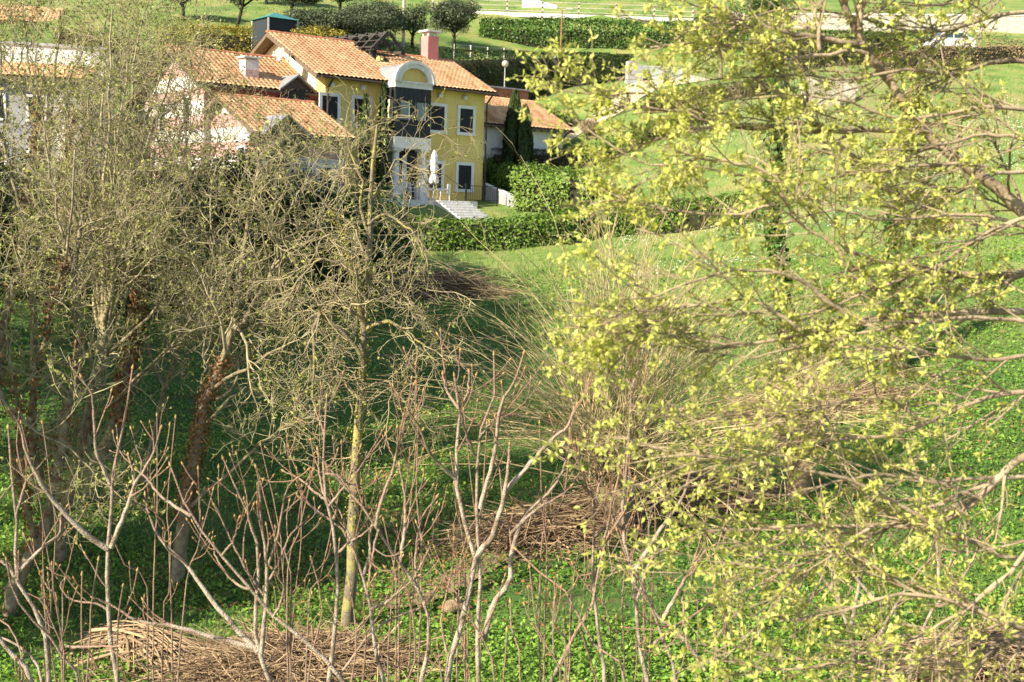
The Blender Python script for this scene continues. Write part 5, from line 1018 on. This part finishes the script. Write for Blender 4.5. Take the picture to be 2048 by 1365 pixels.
S('pale straight sapling right of centre in front of the brush heap', [(cC((615, 1362), (590, 1180), (570, 1000), (545, 750), (550, 500), (560, 340), (510, 180), (470, 60), (455, -50)), .034, .007), (cC((560, 340), (540, 260), (480, 200)), .015, .006), (cC((555, 320), (580, 210), (575, 100)), .014, .006), (cC((550, 520), (620, 450), (680, 380), (720, 330)), .014, .006)], 9.9, 211, 3)
S('tall thin sapling with a single high leader in front of the willow', [(cC((870, 1362), (830, 1220), (805, 1050), (800, 900), (775, 700), (722, 500), (715, 370), (738, 200), (742, 60), (762, -180), (770, -360), (700, -560)), .036, .008), (cC((770, -360), (820, -480), (860, -540)), .012, .006), (cC((780, 720), (860, 600), (950, 460), (1060, 300), (1120, 120), (1150, -40)), .024, .007), (cC((722, 470), (660, 400), (650, 280), (600, 150)), .014, .006), (cC((800, 900), (880, 660), (980, 450), (960, 200), (960, 0)), .016, .006)], 9.3, 212, 2)
S('crossing pair of grey stems at the lower right of centre', [(cC((1030, 1362), (990, 1220), (920, 1000), (830, 800), (770, 680), (705, 560), (690, 480)), .032, .008), (cC((1200, 1290), (1080, 1110), (950, 1000), (850, 870), (750, 740), (690, 640)), .022, .007), (cC((950, 1000), (1030, 860), (1100, 740), (1200, 600), (1240, 570)), .022, .008), (cC((1070, 830), (1080, 1000), (1100, 1150)), .012, .008), (cC((900, 1140), (1000, 1060), (1150, 960), (1290, 870)), .016, .008)], 8.8, 213, 3)
S('brown stem slanting up to the right through the sunny grass', [(cC((290, 1362), (400, 1180), (480, 1010), (560, 850), (600, 580), (690, 440), (760, 300), (790, 180)), .028, .007), (cC((600, 560), (640, 420), (660, 300), (700, 170)), .014, .006), (cC((590, 800), (680, 700), (760, 640)), .011, .006), (cC((560, 860), (480, 760), (430, 680)), .010, .006)], 9.0, 214, 2)
S('slender twisting dark stems over the bright grass at bottom centre', [(cC((355, 1362), (320, 1230), (260, 1130), (200, 1000), (190, 830), (175, 700)), .014, .006), (cC((750, 1362), (620, 1220), (480, 1050), (440, 870), (330, 790), (160, 660), (100, 590)), .020, .007), (cC((320, 1230), (310, 1060), (320, 880)), .010, .006), (cC((120, 1362), (110, 1150), (60, 1020), (60, 900)), .012, .006), (cC((15, 1362), (35, 1200), (40, 1070)), .010, .006), (cC((480, 1060), (520, 1200), (560, 1362)), .012, .009)], 8.6, 215, 2)
S('pale double stem rising behind the leafy branches at lower right', [(cR((490, 1362), (500, 1200), (440, 1000), (350, 850), (265, 740), (230, 560)), .038, .010), (cR((490, 1080), (540, 830), (560, 700), (540, 520)), .022, .008), (cR((440, 1000), (380, 760), (370, 560), (340, 400)), .018, .008), (cR((640, 1362), (635, 1100), (620, 850), (600, 740)), .022, .008)], 10.2, 216, 3)
S('grey stem bending right at the lower right behind the leafy branches', [(cR((770, 1362), (800, 1200), (850, 1070), (920, 960), (1030, 860), (1100, 720), (1200, 620)), .034, .010), (cR((920, 960), (910, 800), (900, 640), (880, 480)), .020, .008), (cR((610, 970), (520, 870), (450, 780), (400, 700)), .020, .010), (cR((620, 1150), (700, 1000), (800, 850), (880, 760)), .018, .008)], 10.0, 217, 3)
S('short reddish wands crowding the bottom edge under the lichen trunk', [(cA((30, 1362), (60, 1200), (85, 1080), (60, 950), (45, 900)), .014, .006), (cA((200, 1362), (215, 1200), (205, 1090), (190, 1000)), .013, .006), (cA((240, 1362), (250, 1180), (240, 1040), (285, 960)), .013, .006), (cA((410, 1362), (440, 1260), (430, 1130), (410, 1010), (330, 930)), .014, .006), (cA((560, 1250), (540, 1120), (575, 960), (590, 940)), .012, .006)], 9.0, 218, 3)
for k, (lab, u0, Y, n, sp) in enumerate([('clump of thin upright shoots between the two left saplings', 130, 11.2, 7, 90), ('clump of thin upright shoots under the wide V sapling', 330, 11.6, 8, 110), ('clump of thin grey shoots right of the slanting reddish stem', 600, 11.4, 8, 100),
        ('clump of thin shoots left of the centre sapling', 800, 11.0, 8, 110), ('clump of thin shoots crowding the foot of the centre sapling', 940, 10.6, 7, 80), ('clump of thin shoots over the bright grass right of centre', 1110, 11.2, 7, 100), ('clump of fine shoots in front of the willow foot', 1260, 11.8, 8, 100), ('clump of fine shoots partly behind the leafy branches', 1420, 11.5, 7, 110)]):
    rng = np.random.default_rng(400 + k); st = []
    for i in range(n):
        a = u0 + rng.uniform(-.35, .35) * sp; b = a + rng.normal(0, .55) * sp; t = rng.uniform(820, 1120); m = (a + b) / 2 + rng.normal(0, .12) * sp
        st.append(([(a, 1362), (a * .7 + m * .3 + rng.normal(0, 6), 1260 * .6 + t * .4), (m, 1362 * .35 + t * .65), (b, t)], rng.uniform(.010, .017), .006))
    S(lab, st[:5], Y, 420 + k, 2)
# ------------------------------------------------------------------ leafing tree on the right
def leafing(label, lines, Y, seed, trunk, ncl, bias, group=None, n=(9, 7), ln=(1.15, .55)):
    rng = np.random.default_rng(seed); tl = []
    for pl, r0, r1, y0, y1 in lines: tl.append(([P(u, v, y0 + (y1 - y0) * i / max(1, len(pl) - 1)) for i, (u, v) in enumerate(pl)], r0, r1))
    L, R = trace(tl, 16, .005, seed)
    T = spline(trunk, 16); base = np.array([T[0][0], T[0][1], tz(T[0][0], T[0][1])]); T[0][2] = base[2] - .3
    root = empty('leafing_tree', base, 0, label, 'leafing tree', group); q = Q(); q.tubes(T - base, np.linspace(.24, .09, 16), 12); R = R * .85; q.tubes(L - base, R, 8)
    # tie every limb that leaves the picture back to the trunk
    J = []; JR = []
    for i, (pl, r0, r1, y0, y1) in enumerate(lines):
        if pl[0][0] > 2030:
            a = L[i, 0]; k = int(np.argmin(np.linalg.norm(T - (a + [1.6, .1, -.9]), axis=1))); J.append(spline([T[k], (T[k] * .5 + a * .5) + [0, 0, .12], a + (a - L[i, 1]) * .5, a], 12)); JR.append(np.linspace(max(r0 * 1.35, .04), r0, 12))
    if J: q.tubes(np.array(J) - base, np.array(JR), 8)
    q.build('trunk', MT['limb'], root, smooth=True); q = Q()
    th = R[:, 0] < .0092                                              # thin outer boughs carry shorter sprays
    Ca, ra = grow(L[~th], R[~th], n[0], rng, (.06, 1), (14, 48), ln[0], 8, .075, bias, .5, .012, .004); Cb, rb = grow(L[th], R[th], n[0], rng, (.06, 1), (14, 48), ln[0] * .45, 8, .075, bias, .5, .012, .0035)
    C1 = np.concatenate([Ca, Cb]); r1 = np.concatenate([ra, rb]); q.tubes(C1 - base, r1, 5)
    C2, r2 = grow(C1, r1, n[1], rng, (.15, 1), (18, 52), ln[1], 6, .10, bias, .6, .006, .0026); q.tubes(C2 - base, r2, 4); q.build('twigs', MT['limb'], root)
    # young leaves: tufts along and at the ends of the twigs
    k1 = np.concatenate([rng.integers(0, len(C2), ncl), np.arange(len(C2))]); t = np.concatenate([rng.uniform(.3, 1, ncl) * 4.999, np.full(len(C2), 4.999)]); i = t.astype(int); f = (t - i)[:, None]
    pos = C2[k1, i] * (1 - f) + C2[k1, i + 1] * f; T2 = unit(C2[k1, i + 1] - C2[k1, i]); u_, v_ = pxy(pos[:, 0], pos[:, 1], pos[:, 2]); m = 5
    cl = np.repeat(pos, m, 0); d = unit(np.repeat(T2, m, 0) * .5 + rdir(rng, len(cl)) * .9 + [0, 0, .12]); N = unit(np.cross(d, rdir(rng, len(cl)))); ll = .037 * rng.uniform(.45, 1.4, len(cl)); q = Q()
    q.leaves(cl - base + rng.normal(0, .006, cl.shape), d, N, ll, ll * .40, 0, np.clip(np.repeat(rng.normal(.5, .2, len(pos)), m) + .15 * rng.standard_normal(len(cl)), 0, 1)); q.build('foliage', MT['young'], root)
    return root
RT = [([(2090, 470), (2048, 421), (1970, 358), (1906, 310), (1843, 260), (1808, 215), (1764, 133), (1735, 104), (1716, 57), (1685, 6), (1665, -60)], .055, .020, 7.4, 7.0),
      ([(1837, 260), (1740, 262), (1653, 263), (1552, 260), (1463, 250), (1400, 239), (1340, 222), (1275, 212)], .020, .007, 7.1, 6.7),
      ([(1726, 88), (1640, 76), (1580, 68), (1500, 44), (1440, 20), (1380, 8)], .022, .008, 7.0, 6.6), ([(1720, 60), (1720, 0), (1725, -60)], .02, .01, 7, 7),
      ([(1640, 100), (1635, 40), (1620, -10), (1610, -60)], .016, .009, 6.9, 6.9), ([(1735, 108), (1690, 105), (1630, 112), (1560, 118), (1480, 95), (1420, 85), (1300, 95)], .016, .006, 7.0, 6.6),
      ([(2100, 540), (2048, 545), (1961, 551), (1879, 545), (1813, 535), (1744, 518), (1690, 500)], .032, .012, 6.9, 6.5), ([(1744, 518), (1715, 540), (1690, 530), (1686, 505), (1640, 470), (1592, 445), (1570, 400), (1558, 360), (1500, 330)], .014, .006, 6.5, 6.3),
      ([(2110, 620), (2048, 622), (1980, 622), (1900, 632), (1800, 632), (1700, 645), (1630, 665), (1560, 680), (1480, 690), (1390, 705)], .028, .008, 6.8, 6.3), ([(2100, 660), (2000, 640), (1900, 640), (1800, 650), (1720, 672), (1600, 690), (1500, 720)], .016, .006, 6.6, 6.2),
      ([(1827, 398), (1764, 376), (1732, 348), (1700, 310), (1672, 285), (1621, 243), (1558, 190), (1500, 150)], .018, .006, 7.2, 6.8), ([(1960, 352), (1890, 395), (1827, 398)], .02, .018, 7.3, 7.2),
      ([(2090, 345), (2000, 345), (1960, 330), (1880, 330), (1800, 338), (1700, 350), (1600, 370)], .016, .006, 7.0, 6.6), ([(2100, 420), (1960, 470), (1880, 530), (1800, 560), (1720, 590), (1640, 625), (1540, 640)], .016, .006, 6.7, 6.3),
      ([(2090, 700), (2000, 720), (1900, 712), (1780, 700), (1700, 705), (1600, 740)], .016, .006, 6.5, 6.1), ([(1700, 640), (1600, 560), (1500, 540), (1400, 560), (1320, 590), (1240, 600)], .014, .005, 6.3, 5.9),
      ([(1600, 660), (1500, 600), (1400, 610), (1280, 620), (1190, 615), (1110, 600)], .012, .0045, 6.2, 5.9), ([(1500, 690), (1400, 680), (1300, 665), (1220, 665), (1140, 650)], .010, .0045, 6.2, 5.9),
      ([(1450, 250), (1380, 260), (1320, 275), (1260, 300)], .010, .0045, 6.7, 6.5), ([(1400, 239), (1300, 190), (1220, 190), (1110, 182)], .010, .0045, 6.7, 6.5), ([(1500, 330), (1400, 320), (1300, 330), (1220, 290), (1150, 240)], .010, .0045, 6.4, 6.3), ([(1550, 410), (1450, 430), (1340, 420), (1240, 400), (1180, 410)], .010, .0045, 6.4, 6.2)]
RT += [([(2110, 230), (2000, 215), (1900, 225), (1800, 240), (1700, 205), (1600, 190), (1480, 200)], .018, .005, 7.2, 6.7), ([(2110, 130), (2000, 120), (1900, 150), (1820, 140), (1700, 160), (1580, 150), (1420, 160)], .018, .005, 7.4, 6.8),
       ([(2110, 20), (2000, 30), (1900, 60), (1800, 60), (1700, 30), (1580, 20), (1450, 50)], .018, .005, 7.4, 6.8), ([(2110, 300), (2000, 270), (1920, 280), (1840, 300), (1760, 300)], .015, .006, 7, 6.8), ([(2110, -40), (2000, -20), (1880, 10), (1800, 5)], .016, .006, 7.6, 7.2), ([(2110, 480), (2000, 440), (1900, 430), (1780, 440), (1660, 420), (1560, 450)], .015, .005, 6.8, 6.4)]
RB = [([(2110, 880), (2048, 912), (1955, 995), (1872, 1048), (1748, 1052), (1620, 1052), (1500, 1059), (1400, 1062)], .030, .008, 6.6, 6.2), ([(2110, 930), (2048, 950), (1980, 965), (1900, 1000), (1820, 1030), (1700, 1090), (1600, 1095)], .018, .007, 6.6, 6.3),
      ([(2110, 780), (2000, 790), (1900, 825), (1850, 850), (1780, 870), (1700, 880), (1600, 885), (1500, 895)], .020, .007, 6.5, 6.1), ([(1850, 850), (1780, 800), (1700, 800), (1600, 830), (1480, 830), (1380, 850)], .012, .005, 6.4, 6),
      ([(2110, 1130), (2000, 1110), (1940, 1080), (1880, 1060), (1800, 1010), (1700, 960), (1600, 940), (1480, 920), (1360, 910), (1250, 930)], .018, .005, 6.4, 5.9), ([(2110, 1250), (2000, 1290), (1950, 1340), (1900, 1400)], .034, .02, 6.8, 6.5),
      ([(2110, 1280), (2000, 1240), (1900, 1200), (1800, 1190), (1700, 1220), (1600, 1240), (1500, 1230)], .016, .006, 6.2, 5.9), ([(1950, 1340), (1850, 1320), (1750, 1320), (1650, 1330), (1550, 1340), (1450, 1320)], .016, .006, 6.5, 6.1),
      ([(2110, 1040), (2000, 1160), (1900, 1240), (1800, 1290), (1700, 1310)], .018, .006, 6.3, 6), ([(1955, 995), (1850, 960), (1750, 950), (1650, 970), (1560, 990), (1470, 980)], .012, .005, 6.4, 6), ([(1748, 1052), (1650, 1110), (1560, 1140), (1460, 1130), (1400, 1150)], .012, .005, 6.2, 5.9)]
leafing('big spring tree reaching in from upper right, long boughs of fresh yellow green leaves', RT, 7, 301, [np.array([4.6, 7.6, -6]), np.array([4.3, 7.5, -3]), np.array([4.2, 7.5, -1.0]), np.array([4.1, 7.4, 1.0]), np.array([4.0, 7.4, 2.6])], 4300, (-.008, -.0, -.005), 'leafing spring trees', n=(11, 6), ln=(.72, .30))
leafing('lower spring tree at the bottom right with sparser yellow green leaves over the stems', RB, 6.5, 302, [np.array([4.3, 6.9, -6]), np.array([4.1, 6.8, -4]), np.array([3.9, 6.7, -2.6]), np.array([3.7, 6.7, -1.6])], 1500, (-.008, -.0, .01), 'leafing spring trees', n=(15, 6), ln=(.75, .30))
